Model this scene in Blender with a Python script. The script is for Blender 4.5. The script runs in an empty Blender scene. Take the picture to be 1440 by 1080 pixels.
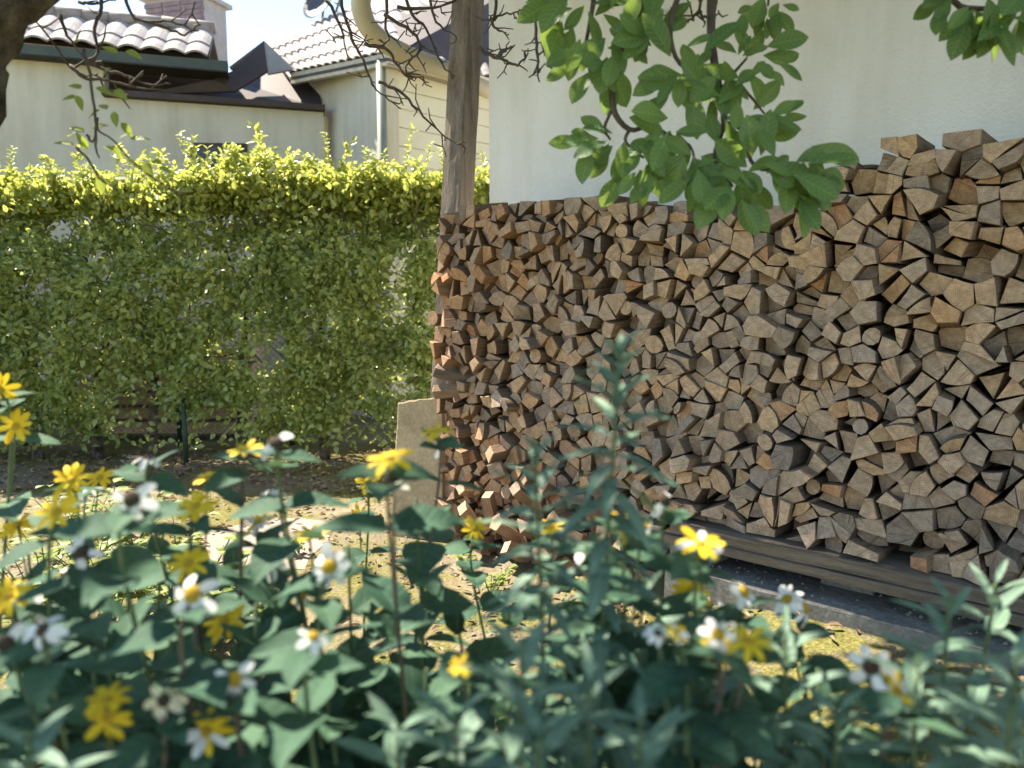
import bpy, math, random
import numpy as np
from mathutils import Vector, Matrix, noise

SC = bpy.context.scene
COL = SC.collection
# ------------------------------------------------------------------ camera
FPX = 1109.0                                   # focal length in pixels of a 1440 wide picture
CAM = Vector((0.0, 0.0, 1.55))
PITCH = math.atan(130.0 / FPX)
cam_data = bpy.data.cameras.new('camera')
cam_data.sensor_width = 36.0
cam_data.lens = 36.0 * FPX / 1440.0
cam_data.clip_start = 0.05
cam_data.clip_end = 500.0
cam_data.dof.use_dof = True
cam_data.dof.focus_distance = 3.7
cam_data.dof.aperture_fstop = 2.5
cam = bpy.data.objects.new('camera', cam_data)
cam.location = CAM
cam.rotation_euler = (math.pi / 2 - PITCH, 0, 0)
COL.objects.link(cam)
SC.camera = cam
# ------------------------------------------------------------------ sky, sun, exposure
SUN_EL = math.radians(53)
SUN_DIR_H = Vector((-0.80, 0.60, 0)).normalized()      # horizontal direction towards the sun
world = bpy.data.worlds.new('World')
SC.world = world
world.use_nodes = True
wn = world.node_tree.nodes
sky = wn.new('ShaderNodeTexSky')
sky.sky_type = 'NISHITA'
sky.sun_disc = False
sky.sun_elevation = SUN_EL
sky.sun_rotation = math.atan2(SUN_DIR_H.x, SUN_DIR_H.y)
sky.air_density = 1.0
sky.dust_density = 0.0
sky.ozone_density = 2.0
wn['Background'].inputs['Strength'].default_value = 0.10
world.node_tree.links.new(sky.outputs[0], wn['Background'].inputs['Color'])
sun_data = bpy.data.lights.new('sun', 'SUN')
sun_data.energy = 5.0
sun_data.angle = math.radians(0.53)
sun_data.color = (1.0, 0.94, 0.84)
sun = bpy.data.objects.new('sun', sun_data)
sd = SUN_DIR_H * math.cos(SUN_EL) + Vector((0, 0, math.sin(SUN_EL)))
sun.rotation_euler = sd.to_track_quat('Z', 'Y').to_euler()
sun.location = sd * 30
COL.objects.link(sun)
SC.view_settings.view_transform = 'Standard'
SC.view_settings.look = 'None'
SC.view_settings.gamma = 1.0
SC.view_settings.exposure = 1.9
SC.view_settings.use_white_balance = True            # daylight in open shade
SC.view_settings.white_balance_temperature = 7000
SC.render.engine = 'CYCLES'
SC.cycles.use_denoising = True
SC.cycles.max_bounces = 8
SC.cycles.diffuse_bounces = 5
SC.cycles.transmission_bounces = 4
SC.cycles.sample_clamp_indirect = 6.0

rnd = random.Random(11)
npr = np.random.default_rng(5)

# ------------------------------------------------------------------ helpers
def ray(px, py):
    cx = (px - 720.0) / FPX; cy = (540.0 - py) / FPX
    c, s = math.cos(PITCH), math.sin(PITCH)
    return Vector((cx, c + cy * s, -s + cy * c))
def at(px, py, depth):
    return CAM + ray(px, py) * depth
def on_plane(px, py, p0, n):
    r = ray(px, py)
    return CAM + r * ((p0 - CAM).dot(n) / r.dot(n))
def ground_z(x, y):
    t = min(1.0, max(0.0, (x - 0.25) / 1.1)); t = t * t * (3 - 2 * t)
    return 0.2 * t + 0.03 * noise.noise((x * 0.7, y * 0.7, 0.3))
def on_ground(px, py):
    p = on_plane(px, py, Vector((0, 0, 0)), Vector((0, 0, 1)))
    return Vector((p.x, p.y, ground_z(p.x, p.y)))

def tag(o, label=None, cat=None, group=None, kind=None):
    if label: o['label'] = label
    if cat: o['category'] = cat
    if group: o['group'] = group
    if kind: o['kind'] = kind
    return o
def link(o, parent=None):
    COL.objects.link(o)
    if parent is not None: o.parent = parent
    return o
def empty(name, loc=(0, 0, 0)):
    o = bpy.data.objects.new(name, None); o.location = loc
    o.empty_display_size = 0.05
    return link(o)
def mesh_of(name, V, Fc, mats, midx=None, smooth=False):
    me = bpy.data.meshes.new(name)
    me.from_pydata([tuple(v) for v in V], [], Fc)
    for m in (mats if isinstance(mats, (list, tuple)) else [mats]): me.materials.append(m)
    if midx is not None: me.polygons.foreach_set('material_index', midx)
    if smooth: me.polygons.foreach_set('use_smooth', [True] * len(me.polygons))
    me.update()
    return me
def mk(name, V, Fc, mats, parent=None, midx=None, smooth=False):
    me = mesh_of(name, V, Fc, mats, midx, smooth)
    o = bpy.data.objects.new(name, me); link(o, parent)
    off = Vector((0, 0, 0)); p = parent
    while p is not None: off += p.location; p = p.parent
    if off.length > 0:
        for v in me.vertices: v.co -= off
    return o
class MB:
    def __init__(s): s.V = []; s.F = []
    def add(s, V, Fc):
        b = len(s.V); s.V += [Vector(v) for v in V]; s.F += [tuple(i + b for i in f) for f in Fc]; return s
    def box(s, c, ax, ay, az, hx, hy, hz):
        c = Vector(c); V = []
        for k in (-1, 1):
            for j in (-1, 1):
                for i in (-1, 1): V.append(c + ax * (i * hx) + ay * (j * hy) + az * (k * hz))
        return s.add(V, [(0, 2, 3, 1), (4, 5, 7, 6), (0, 1, 5, 4), (2, 6, 7, 3), (0, 4, 6, 2), (1, 3, 7, 5)])
    def tube(s, pts, rad, n=6, cap=True):
        pts = [Vector(p) for p in pts]; m = len(pts)
        if not isinstance(rad, (list, tuple)): rad = [rad] * m
        b = len(s.V); pn = None
        for i, p in enumerate(pts):
            t = (pts[min(i + 1, m - 1)] - pts[max(i - 1, 0)])
            t = t.normalized() if t.length > 1e-9 else Vector((0, 0, 1))
            if pn is None:
                a = Vector((0, 0, 1)) if abs(t.z) < 0.9 else Vector((1, 0, 0))
                pn = t.cross(a).normalized()
            pn = (pn - t * pn.dot(t)); pn = pn.normalized() if pn.length > 1e-6 else t.orthogonal().normalized()
            q = t.cross(pn)
            for k in range(n):
                an = 2 * math.pi * k / n
                s.V.append(p + (pn * math.cos(an) + q * math.sin(an)) * rad[i])
        for i in range(m - 1):
            for k in range(n):
                k2 = (k + 1) % n
                s.F.append((b + i * n + k, b + i * n + k2, b + (i + 1) * n + k2, b + (i + 1) * n + k))
        if cap:
            s.F.append(tuple(b + k for k in reversed(range(n))))
            s.F.append(tuple(b + (m - 1) * n + k for k in range(n)))
        return s
    def slab(s, poly, off):
        """closed plate: polygon and its copy moved by off"""
        poly = [Vector(p) for p in poly]; n = len(poly)
        V = poly + [p + off for p in poly]
        Fc = [tuple(range(n)), tuple(reversed(range(n, 2 * n)))]
        for i in range(n):
            j = (i + 1) % n; Fc.append((i, i + n, j + n, j))
        return s.add(V, Fc)
    def build(s, name, mats, parent=None, smooth=False):
        return mk(name, s.V, s.F, mats, parent, None, smooth)
def spline(pts, n=4):
    """Catmull-Rom through points"""
    pts = [Vector(p) for p in pts]; out = []
    P = [pts[0] * 2 - pts[1]] + pts + [pts[-1] * 2 - pts[-2]]
    for i in range(1, len(P) - 2):
        for k in range(n):
            t = k / n; a, b, c, d = P[i - 1], P[i], P[i + 1], P[i + 2]
            out.append(0.5 * ((2 * b) + (c - a) * t + (2 * a - 5 * b + 4 * c - d) * t * t + (3 * b - a - 3 * c + d) * t ** 3))
    out.append(pts[-1]); return out

# ------------------------------------------------------------------ materials
def new_mat(name):
    m = bpy.data.materials.new(name); m.use_nodes = True
    nt = m.node_tree; return m, nt, nt.nodes['Principled BSDF']
def nd(nt, t, **kw):
    n = nt.nodes.new(t)
    for k, v in kw.items():
        if k in n.inputs: n.inputs[k].default_value = v
        else: setattr(n, k, v)
    return n
def ramp(nt, fac, stops):
    r = nt.nodes.new('ShaderNodeValToRGB'); e = r.color_ramp.elements
    while len(e) < len(stops): e.new(0.5)
    for i, (p, c) in enumerate(stops): e[i].position = p; e[i].color = (*c, 1)
    nt.links.new(fac, r.inputs[0]); return r.outputs[0]
def mixc(nt, fac, a, b, mode='MIX'):
    m = nt.nodes.new('ShaderNodeMix'); m.data_type = 'RGBA'; m.blend_type = mode
    for sock, v in ((m.inputs[0], fac), (m.inputs[6], a), (m.inputs[7], b)):
        if hasattr(v, 'is_linked'): nt.links.new(v, sock)
        elif isinstance(v, tuple): sock.default_value = (*v, 1)
        else: sock.default_value = v
    return m.outputs[2]
def coords(nt, kind='Object', scale=(1, 1, 1)):
    tc = nt.nodes.new('ShaderNodeTexCoord'); mp = nt.nodes.new('ShaderNodeMapping')
    mp.inputs['Scale'].default_value = scale
    nt.links.new(tc.outputs[kind], mp.inputs[0]); return mp.outputs[0]
def noise_tex(nt, vec, scale, detail=4, rough=0.55, dist=0.0):
    n = nd(nt, 'ShaderNodeTexNoise', Scale=scale, Detail=detail, Roughness=rough, Distortion=dist)
    nt.links.new(vec, n.inputs['Vector']); return n.outputs[0]
def bump(nt, bs, h, strength=0.3, dist=0.01):
    b = nd(nt, 'ShaderNodeBump', Strength=strength, Distance=dist)
    nt.links.new(h, b.inputs['Height']); nt.links.new(b.outputs[0], bs.inputs['Normal'])
def simple(name, c1, c2, scale=8, rough=0.8, bmp=0.3, bd=0.006, stretch=(1, 1, 1), metal=0.0, spec=0.3, coord='Object', fine=None):
    m, nt, bs = new_mat(name)
    v = coords(nt, coord, stretch)
    n = noise_tex(nt, v, scale, 6, 0.6)
    col = ramp(nt, n, [(0.32, c1), (0.68, c2)])
    if fine:
        n2 = noise_tex(nt, v, scale * 9, 3, 0.6)
        col = mixc(nt, fine, col, ramp(nt, n2, [(0.35, (0.25, 0.25, 0.25)), (0.7, (1, 1, 1))]), 'MULTIPLY')
    nt.links.new(col, bs.inputs['Base Color'])
    bs.inputs['Roughness'].default_value = rough; bs.inputs['Metallic'].default_value = metal
    bs.inputs['Specular IOR Level'].default_value = spec
    if bmp: bump(nt, bs, noise_tex(nt, v, scale * 5, 5, 0.65), bmp, bd)
    return m
def leaf_mat(name, c1, c2, trans=0.35, rough=0.45, tcol=None, scale=3.0, spec=0.35, veins=0.0, nv=7):
    m, nt, bs = new_mat(name)
    v = coords(nt, 'Object')
    oi = nt.nodes.new('ShaderNodeObjectInfo')
    geo = nt.nodes.new('ShaderNodeNewGeometry')
    n = noise_tex(nt, v, scale, 3)
    addn = nd(nt, 'ShaderNodeMath', operation='ADD'); nt.links.new(geo.outputs['Random Per Island'], addn.inputs[0]); nt.links.new(oi.outputs['Random'], addn.inputs[1])
    fr = nd(nt, 'ShaderNodeMath', operation='FRACT'); nt.links.new(addn.outputs[0], fr.inputs[0])
    av = nd(nt, 'ShaderNodeMath', operation='MULTIPLY_ADD'); nt.links.new(fr.outputs[0], av.inputs[0]); av.inputs[1].default_value = 0.6
    nm = nd(nt, 'ShaderNodeMath', operation='MULTIPLY'); nt.links.new(n, nm.inputs[0]); nm.inputs[1].default_value = 0.4
    nt.links.new(nm.outputs[0], av.inputs[2])
    col = ramp(nt, av.outputs[0], [(0.1, c1), (0.85, c2)])
    if veins:
        sx = nt.nodes.new('ShaderNodeSeparateXYZ'); nt.links.new(v, sx.inputs[0])
        ab = nd(nt, 'ShaderNodeMath', operation='ABSOLUTE'); nt.links.new(sx.outputs[0], ab.inputs[0])
        k1 = nd(nt, 'ShaderNodeMath', operation='MULTIPLY_ADD'); nt.links.new(ab.outputs[0], k1.inputs[0]); k1.inputs[1].default_value = -0.75; nt.links.new(sx.outputs[1], k1.inputs[2])
        k2 = nd(nt, 'ShaderNodeMath', operation='MULTIPLY'); nt.links.new(k1.outputs[0], k2.inputs[0]); k2.inputs[1].default_value = 6.2832 * nv
        k3 = nd(nt, 'ShaderNodeMath', operation='SINE'); nt.links.new(k2.outputs[0], k3.inputs[0])
        side = ramp(nt, k3.outputs[0], [(0.80, (0, 0, 0)), (0.98, (1, 1, 1))])
        mid = ramp(nt, ab.outputs[0], [(0.008, (1, 1, 1)), (0.018, (0, 0, 0))])
        vn = mixc(nt, 1.0, side, mid, 'LIGHTEN')
        vf = nd(nt, 'ShaderNodeMath', operation='MULTIPLY'); nt.links.new(vn, vf.inputs[0]); vf.inputs[1].default_value = veins
        col = mixc(nt, vf.outputs[0], col, tuple(min(1, c * 1.9 + 0.03) for c in c2))
        sp_ = noise_tex(nt, v, 7.0, 5, 0.7)
        col = mixc(nt, ramp(nt, sp_, [(0.66, (0, 0, 0)), (0.73, (0.8, 0.8, 0.8))]), col, (0.16, 0.13, 0.05))
        edge = noise_tex(nt, v, 2.2, 2)
        col = mixc(nt, 0.55, col, ramp(nt, edge, [(0.3, (0.72, 0.76, 0.72)), (0.7, (1.15, 1.1, 0.95))]), 'MULTIPLY')
        inv_ = nd(nt, 'ShaderNodeMath', operation='SUBTRACT'); inv_.inputs[0].default_value = 1.0; nt.links.new(vn, inv_.inputs[1])
        bump(nt, bs, inv_.outputs[0], 0.35, 0.02)
    nt.links.new(col, bs.inputs['Base Color'])
    bs.inputs['Roughness'].default_value = rough; bs.inputs['Specular IOR Level'].default_value = spec
    tr = nt.nodes.new('ShaderNodeBsdfTranslucent')
    if tcol: nt.links.new(mixc(nt, 0.6, col, tcol), tr.inputs[0])
    else: nt.links.new(col, tr.inputs[0])
    mx = nt.nodes.new('ShaderNodeMixShader'); mx.inputs[0].default_value = trans
    out = nt.nodes['Material Output']
    nt.links.new(bs.outputs[0], mx.inputs[1]); nt.links.new(tr.outputs[0], mx.inputs[2]); nt.links.new(mx.outputs[0], out.inputs[0])
    return m

def log_end_mat():
    m, nt, bs = new_mat('sawn_log_end')
    at_ = nd(nt, 'ShaderNodeAttribute', attribute_name='tone'); sp = nt.nodes.new('ShaderNodeSeparateColor')
    nt.links.new(at_.outputs['Color'], sp.inputs[0])
    base = ramp(nt, sp.outputs[0], [(0.0, (0.34, 0.285, 0.25)), (0.2, (0.47, 0.38, 0.32)), (0.5, (0.60, 0.455, 0.345)), (0.78, (0.68, 0.48, 0.31)), (1.0, (0.58, 0.34, 0.21))])
    base = mixc(nt, sp.outputs[2], base, mixc(nt, 1.0, base, (0.82, 0.69, 0.58), 'MULTIPLY'))
    uv = nd(nt, 'ShaderNodeUVMap', uv_map='uv').outputs[0]
    ns = noise_tex(nt, uv, 18, 3)
    ln = nd(nt, 'ShaderNodeVectorMath', operation='LENGTH'); nt.links.new(uv, ln.inputs[0])
    ma = nd(nt, 'ShaderNodeMath', operation='MULTIPLY_ADD'); nt.links.new(ns, ma.inputs[0]); ma.inputs[1].default_value = 0.012; nt.links.new(ln.outputs['Value'], ma.inputs[2])
    sn = nd(nt, 'ShaderNodeMath', operation='SINE'); m2 = nd(nt, 'ShaderNodeMath', operation='MULTIPLY'); nt.links.new(ma.outputs[0], m2.inputs[0]); m2.inputs[1].default_value = 900.0
    nt.links.new(m2.outputs[0], sn.inputs[0])
    rings = ramp(nt, sn.outputs[0], [(0.0, (0.74, 0.71, 0.68)), (0.6, (1, 1, 1))])
    col = mixc(nt, 0.8, base, rings, 'MULTIPLY')
    # blotches, dirt, checks
    bl = noise_tex(nt, uv, 28, 5, 0.65)
    col = mixc(nt, 0.85, col, ramp(nt, bl, [(0.3, (0.58, 0.55, 0.52)), (0.62, (1.08, 1.05, 1.0))]), 'MULTIPLY')
    mp = nd(nt, 'ShaderNodeMapping'); mp.inputs['Scale'].default_value = (30, 260, 1); mp.inputs['Rotation'].default_value = (0, 0, 0.5); nt.links.new(uv, mp.inputs[0])
    sw = noise_tex(nt, mp.outputs[0], 1.0, 3)
    col = mixc(nt, 0.6, col, ramp(nt, sw, [(0.36, (0.66, 0.64, 0.62)), (0.55, (1, 1, 1))]), 'MULTIPLY')
    sx = nt.nodes.new('ShaderNodeSeparateXYZ'); nt.links.new(uv, sx.inputs[0])
    an = nd(nt, 'ShaderNodeMath', operation='ARCTAN2'); nt.links.new(sx.outputs[1], an.inputs[0]); nt.links.new(sx.outputs[0], an.inputs[1])
    cb = nt.nodes.new('ShaderNodeCombineXYZ'); nt.links.new(an.outputs[0], cb.inputs[0]); nt.links.new(sp.outputs[0], cb.inputs[1]); nt.links.new(sp.outputs[1], cb.inputs[2])
    cbs = nd(nt, 'ShaderNodeVectorMath', operation='MULTIPLY'); nt.links.new(cb.outputs[0], cbs.inputs[0]); cbs.inputs[1].default_value = (9, 40, 40)
    rc = noise_tex(nt, cbs.outputs[0], 1.0, 2, 0.5)
    dl = nd(nt, 'ShaderNodeMath', operation='SUBTRACT'); nt.links.new(rc, dl.inputs[0]); dl.inputs[1].default_value = 0.5
    da = nd(nt, 'ShaderNodeMath', operation='ABSOLUTE'); nt.links.new(dl.outputs[0], da.inputs[0])
    col = mixc(nt, 0.75, col, ramp(nt, da.outputs[0], [(0.0, (0.28, 0.24, 0.20)), (0.022, (1, 1, 1))]), 'MULTIPLY')
    vo = nd(nt, 'ShaderNodeTexVoronoi', feature='DISTANCE_TO_EDGE', Scale=16.0)
    nd2 = mixc(nt, 0.03, uv, nd(nt, 'ShaderNodeTexNoise', Scale=30.0).outputs[1])
    nt.links.new(nd2, vo.inputs['Vector'])
    col = mixc(nt, 0.15, col, ramp(nt, vo.outputs[0], [(0.0, (0.3, 0.26, 0.22)), (0.035, (1, 1, 1))]), 'MULTIPLY')
    nt.links.new(col, bs.inputs['Base Color'])
    bs.inputs['Roughness'].default_value = 0.9; bs.inputs['Specular IOR Level'].default_value = 0.15
    hh = mixc(nt, 0.5, sw, bl)
    bump(nt, bs, hh, 0.6, 0.006)
    return m
def log_side_mat(name, c1, c2, c3):
    m, nt, bs = new_mat(name)
    at_ = nd(nt, 'ShaderNodeAttribute', attribute_name='tone'); sp = nt.nodes.new('ShaderNodeSeparateColor')
    nt.links.new(at_.outputs['Color'], sp.inputs[0])
    base = ramp(nt, sp.outputs[1], [(0.0, c1), (0.5, c2), (1.0, c3)])
    base = mixc(nt, sp.outputs[2], base, mixc(nt, 1.0, base, (0.86, 0.72, 0.62), 'MULTIPLY'))
    uv = nd(nt, 'ShaderNodeUVMap', uv_map='uv').outputs[0]
    mp = nd(nt, 'ShaderNodeMapping'); mp.inputs['Scale'].default_value = (110, 9, 1); nt.links.new(uv, mp.inputs[0])
    sw = noise_tex(nt, mp.outputs[0], 1.0, 4, 0.6)
    col = mixc(nt, 0.8, base, ramp(nt, sw, [(0.32, (0.5, 0.47, 0.44)), (0.66, (1.1, 1.08, 1.05))]), 'MULTIPLY')
    nt.links.new(col, bs.inputs['Base Color'])
    bs.inputs['Roughness'].default_value = 0.92; bs.inputs['Specular IOR Level'].default_value = 0.10
    bump(nt, bs, sw, 0.7, 0.01)
    return m

M = {}
M['log_end'] = log_end_mat()
M['log_side'] = log_side_mat('shaded_split_wood', (0.17, 0.135, 0.11), (0.26, 0.19, 0.14), (0.36, 0.25, 0.17))  # split sides darkened in colour to stand for their shading
M['bark'] = log_side_mat('bark', (0.13, 0.105, 0.085), (0.17, 0.13, 0.10), (0.22, 0.17, 0.13))
def wall_mat(name='white_render', ca=(0.74, 0.70, 0.63), cb=(0.85, 0.83, 0.785), dirt=(0.5, 0.47, 0.42), st=0.5):
    m, nt, bs = new_mat(name)
    v = coords(nt, 'Object', (1, 1, 1)); v2 = coords(nt, 'Object', (1.4, 1.4, 0.16)); v3 = coords(nt, 'Object', (1, 1, 2.4))
    col = ramp(nt, noise_tex(nt, v, 0.9, 5, 0.6), [(0.3, ca), (0.65, cb)])
    col = mixc(nt, st, col, ramp(nt, noise_tex(nt, v2, 3.0, 5, 0.6), [(0.3, (0.80, 0.77, 0.72)), (0.55, (1, 1, 1))]), 'MULTIPLY')
    col = mixc(nt, ramp(nt, noise_tex(nt, v, 34, 3, 0.6), [(0.70, (0, 0, 0)), (0.76, (0.5, 0.5, 0.5))]), col, dirt)
    nt.links.new(col, bs.inputs['Base Color']); bs.inputs['Roughness'].default_value = 0.9; bs.inputs['Specular IOR Level'].default_value = 0.2
    h = mixc(nt, 0.6, noise_tex(nt, v3, 9, 6, 0.65, 0.6), noise_tex(nt, v, 70, 3, 0.6)); bump(nt, bs, h, 0.6, 0.02)
    return m
M['white_wall'] = wall_mat()
M['cream_wall'] = wall_mat('cream_render', (0.50, 0.47, 0.38), (0.63, 0.60, 0.50), (0.36, 0.33, 0.26), 0.9)
M['cream_board'] = simple('cream_boarding', (0.60, 0.57, 0.44), (0.68, 0.65, 0.52), 1.6, 0.8, 0.15, 0.003)
M['trim_green'] = simple('grey_green_trim', (0.17, 0.19, 0.16), (0.22, 0.24, 0.20), 4, 0.6, 0.1)
M['gutter'] = simple('dark_green_gutter', (0.045, 0.06, 0.05), (0.07, 0.085, 0.07), 4, 0.5, 0.1)
M['brown'] = simple('dark_brown_paint', (0.045, 0.032, 0.027), (0.07, 0.05, 0.042), 3, 0.6, 0.15)
M['sheet'] = simple('metal_flashing', (0.25, 0.23, 0.20), (0.33, 0.31, 0.27), 3, 0.55, 0.1, metal=0.2)
M['tile_pale'] = simple('pale_roof_tile', (0.27, 0.24, 0.23), (0.46, 0.42, 0.41), 5, 0.9, 0.4, 0.006, fine=0.5)
M['tile_ridge'] = simple('ridge_tile', (0.24, 0.20, 0.18), (0.36, 0.31, 0.28), 9, 0.85, 0.3, 0.004, fine=0.3)
M['brick'] = simple('grey_violet_brick', (0.17, 0.13, 0.145), (0.25, 0.20, 0.215), 9, 0.9, 0.3)
M['mortar'] = simple('mortar', (0.36, 0.33, 0.33), (0.44, 0.41, 0.41), 9, 0.9, 0.3)
M['pipe'] = simple('cream_pipe_paint', (0.48, 0.42, 0.31), (0.58, 0.52, 0.40), 5, 0.5, 0.08)
M['dish'] = simple('dish_grey', (0.06, 0.065, 0.075), (0.09, 0.095, 0.105), 4, 0.5, 0.05)
M['steel'] = simple('galvanised_steel', (0.32, 0.33, 0.34), (0.42, 0.43, 0.44), 12, 0.45, 0.1, metal=0.6)
M['post_wood'] = simple('weathered_post', (0.17, 0.135, 0.105), (0.38, 0.31, 0.245), 3.2, 0.9, 0.7, 0.012, stretch=(6, 6, 0.55), fine=0.5)
M['beam_wood'] = simple('weathered_beam', (0.12, 0.095, 0.075), (0.27, 0.215, 0.165), 3.0, 0.9, 0.7, 0.01, stretch=(0.7, 12, 12), fine=0.5)
M['concrete'] = simple('old_concrete', (0.18, 0.17, 0.155), (0.30, 0.285, 0.26), 4.5, 0.95, 0.6, 0.012, fine=0.5)
M['slab_stone'] = simple('ochre_stone', (0.42, 0.31, 0.18), (0.60, 0.46, 0.29), 5.5, 0.95, 0.6, 0.01, fine=0.35)
M['pale_path'] = simple('pale_path_dirt', (0.25, 0.205, 0.165), (0.36, 0.30, 0.25), 5, 0.95, 0.4, 0.008, fine=0.3)
M['plank_red'] = simple('reddish_plank', (0.42, 0.28, 0.21), (0.60, 0.44, 0.34), 3, 0.85, 0.4, 0.006, stretch=(1, 8, 8))
M['fence_green'] = simple('fence_green', (0.015, 0.035, 0.025), (0.03, 0.055, 0.04), 10, 0.5, 0.05)
M['wire'] = simple('fence_wire', (0.10, 0.11, 0.11), (0.16, 0.17, 0.17), 10, 0.5, 0.0, metal=0.3)
M['twig'] = simple('twig_bark', (0.055, 0.042, 0.036), (0.12, 0.095, 0.08), 30, 0.9, 0.5, 0.004)
M['trunk'] = simple('rough_bark', (0.035, 0.028, 0.022), (0.30, 0.25, 0.19), 16, 0.95, 1.0, 0.03, fine=0.5)
M['stem'] = simple('green_stem', (0.07, 0.11, 0.05), (0.12, 0.16, 0.07), 12, 0.6, 0.1)
M['dry_stem'] = simple('brown_stem', (0.10, 0.07, 0.05), (0.17, 0.13, 0.09), 12, 0.8, 0.2)
M['hedge_leaf'] = leaf_mat('hedge_leaf', (0.13, 0.175, 0.05), (0.42, 0.49, 0.17), 0.40, 0.36, (0.62, 0.68, 0.15), 2.0, 0.6)
M['hedge_sunlit_new'] = leaf_mat('hedge_sunlit_new_growth', (0.20, 0.25, 0.05), (0.40, 0.43, 0.12), 0.48, 0.38, (0.66, 0.68, 0.14), 2.0, 0.5)  # yellower leaf copy: young shoots, plus the sun on the hedge top as colour
M['magnolia'] = leaf_mat('magnolia_leaf', (0.06, 0.14, 0.05), (0.15, 0.26, 0.09), 0.36, 0.40, (0.34, 0.46, 0.06), 3.0, 0.4, 0.35, 8)
M['young'] = leaf_mat('young_leaf', (0.12, 0.18, 0.04), (0.20, 0.26, 0.06), 0.45, 0.45, (0.40, 0.45, 0.06), 3.0, 0.35, 0.3, 6)
M['helio'] = leaf_mat('broad_leaf', (0.031, 0.080, 0.058), (0.070, 0.138, 0.088), 0.22, 0.65, (0.12, 0.20, 0.07), 3.0, 0.12, 0.25, 5)
M['weed'] = leaf_mat('narrow_leaf', (0.09, 0.165, 0.125), (0.16, 0.25, 0.185), 0.2, 0.55, None, 4.0, 0.3, 0.3, 1)
M['lowleaf'] = leaf_mat('low_leaf', (0.14, 0.20, 0.04), (0.24, 0.29, 0.07), 0.35, 0.5, (0.40, 0.45, 0.06), 9.0)
M['petal_y'] = leaf_mat('yellow_petal', (0.72, 0.46, 0.02), (0.85, 0.60, 0.04), 0.25, 0.6, None, 30.0, 0.15)
M['petal_w'] = leaf_mat('faded_petal', (0.74, 0.72, 0.67), (0.88, 0.87, 0.83), 0.25, 0.65, None, 30.0, 0.15)
M['petal_c'] = leaf_mat('cream_petal', (0.72, 0.62, 0.34), (0.80, 0.74, 0.55), 0.25, 0.65, None, 30.0, 0.15)
M['disc_y'] = simple('yellow_disc', (0.50, 0.28, 0.02), (0.70, 0.46, 0.05), 300, 0.9, 0.8, 0.003)
M['disc_b'] = simple('brown_disc', (0.05, 0.035, 0.025), (0.13, 0.085, 0.05), 300, 0.9, 0.9, 0.003)
M['litter'] = leaf_mat('dry_leaf', (0.16, 0.10, 0.06), (0.36, 0.27, 0.18), 0.1, 0.8, None, 9.0, 0.1)
M['chip'] = simple('pebble', (0.13, 0.11, 0.09), (0.27, 0.24, 0.20), 12, 0.9, 0.3)
M['grass'] = leaf_mat('grass_blade', (0.14, 0.16, 0.04), (0.28, 0.28, 0.09), 0.25, 0.6, None, 5.0)
M['dark_glass'] = simple('window_glass', (0.02, 0.022, 0.025), (0.03, 0.032, 0.035), 3, 0.35, 0.0, spec=0.6)
M['white_metal'] = simple('white_metal', (0.68, 0.68, 0.66), (0.75, 0.75, 0.73), 8, 0.5, 0.05)
M['vent_shade'] = simple('cavity_shade', (0.02, 0.02, 0.02), (0.03, 0.03, 0.03), 8, 0.9, 0.0)
M['soffit'] = simple('soffit_boards', (0.30, 0.24, 0.17), (0.40, 0.33, 0.24), 2, 0.8, 0.2, stretch=(1, 8, 1))

def ground_mat():
    m, nt, bs = new_mat('garden_soil')
    v = coords(nt, 'Object')
    n1 = noise_tex(nt, v, 1.3, 6, 0.6); n2 = noise_tex(nt, v, 9, 6, 0.7); n3 = noise_tex(nt, v, 60, 4, 0.7)
    soil = ramp(nt, n2, [(0.3, (0.15, 0.125, 0.085)), (0.55, (0.27, 0.23, 0.16)), (0.75, (0.36, 0.315, 0.23))])
    moss = ramp(nt, n3, [(0.3, (0.10, 0.10, 0.03)), (0.7, (0.24, 0.22, 0.075))])
    mk_ = nd(nt, 'ShaderNodeMath', operation='MULTIPLY_ADD'); nt.links.new(n2, mk_.inputs[0]); mk_.inputs[1].default_value = 0.5; 
    h = nd(nt, 'ShaderNodeMath', operation='MULTIPLY'); nt.links.new(n1, h.inputs[0]); h.inputs[1].default_value = 0.6
    nt.links.new(h.outputs[0], mk_.inputs[2])
    f = ramp(nt, mk_.outputs[0], [(0.49, (0, 0, 0)), (0.59, (1, 1, 1))])
    col = mixc(nt, f, soil, moss)
    col = mixc(nt, 0.7, col, ramp(nt, n3, [(0.3, (0.55, 0.53, 0.5)), (0.65, (1.05, 1.03, 1))]), 'MULTIPLY')
    nt.links.new(col, bs.inputs['Base Color']); bs.inputs['Roughness'].default_value = 0.97; bs.inputs['Specular IOR Level'].default_value = 0.1
    hh = mixc(nt, 0.5, n2, n3); bump(nt, bs, hh, 0.9, 0.03)
    return m
M['ground'] = ground_mat()

# ------------------------------------------------------------------ setting: ground
def build_ground():
    xs = np.concatenate([np.linspace(-150, -8, 8), np.linspace(-7, 7, 120), np.linspace(8, 150, 8)])
    ys = np.concatenate([np.linspace(-150, -3, 6), np.linspace(-2, 12, 120), np.linspace(13, 200, 8)])
    V = []; Fc = []
    for y in ys:
        for x in xs:
            z = ground_z(x, y)
            z += 0.012 * noise.noise((x * 5, y * 5, 1.0)) + 0.006 * noise.noise((x * 17, y * 17, 2.0))
            V.append((x, y, z))
    n = len(xs)
    for j in range(len(ys) - 1):
        for i in range(n - 1): Fc.append((j * n + i, j * n + i + 1, (j + 1) * n + i + 1, (j + 1) * n + i))
    tag(mk('ground', V, Fc, M['ground'], smooth=True), kind='structure')
build_ground()

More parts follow.
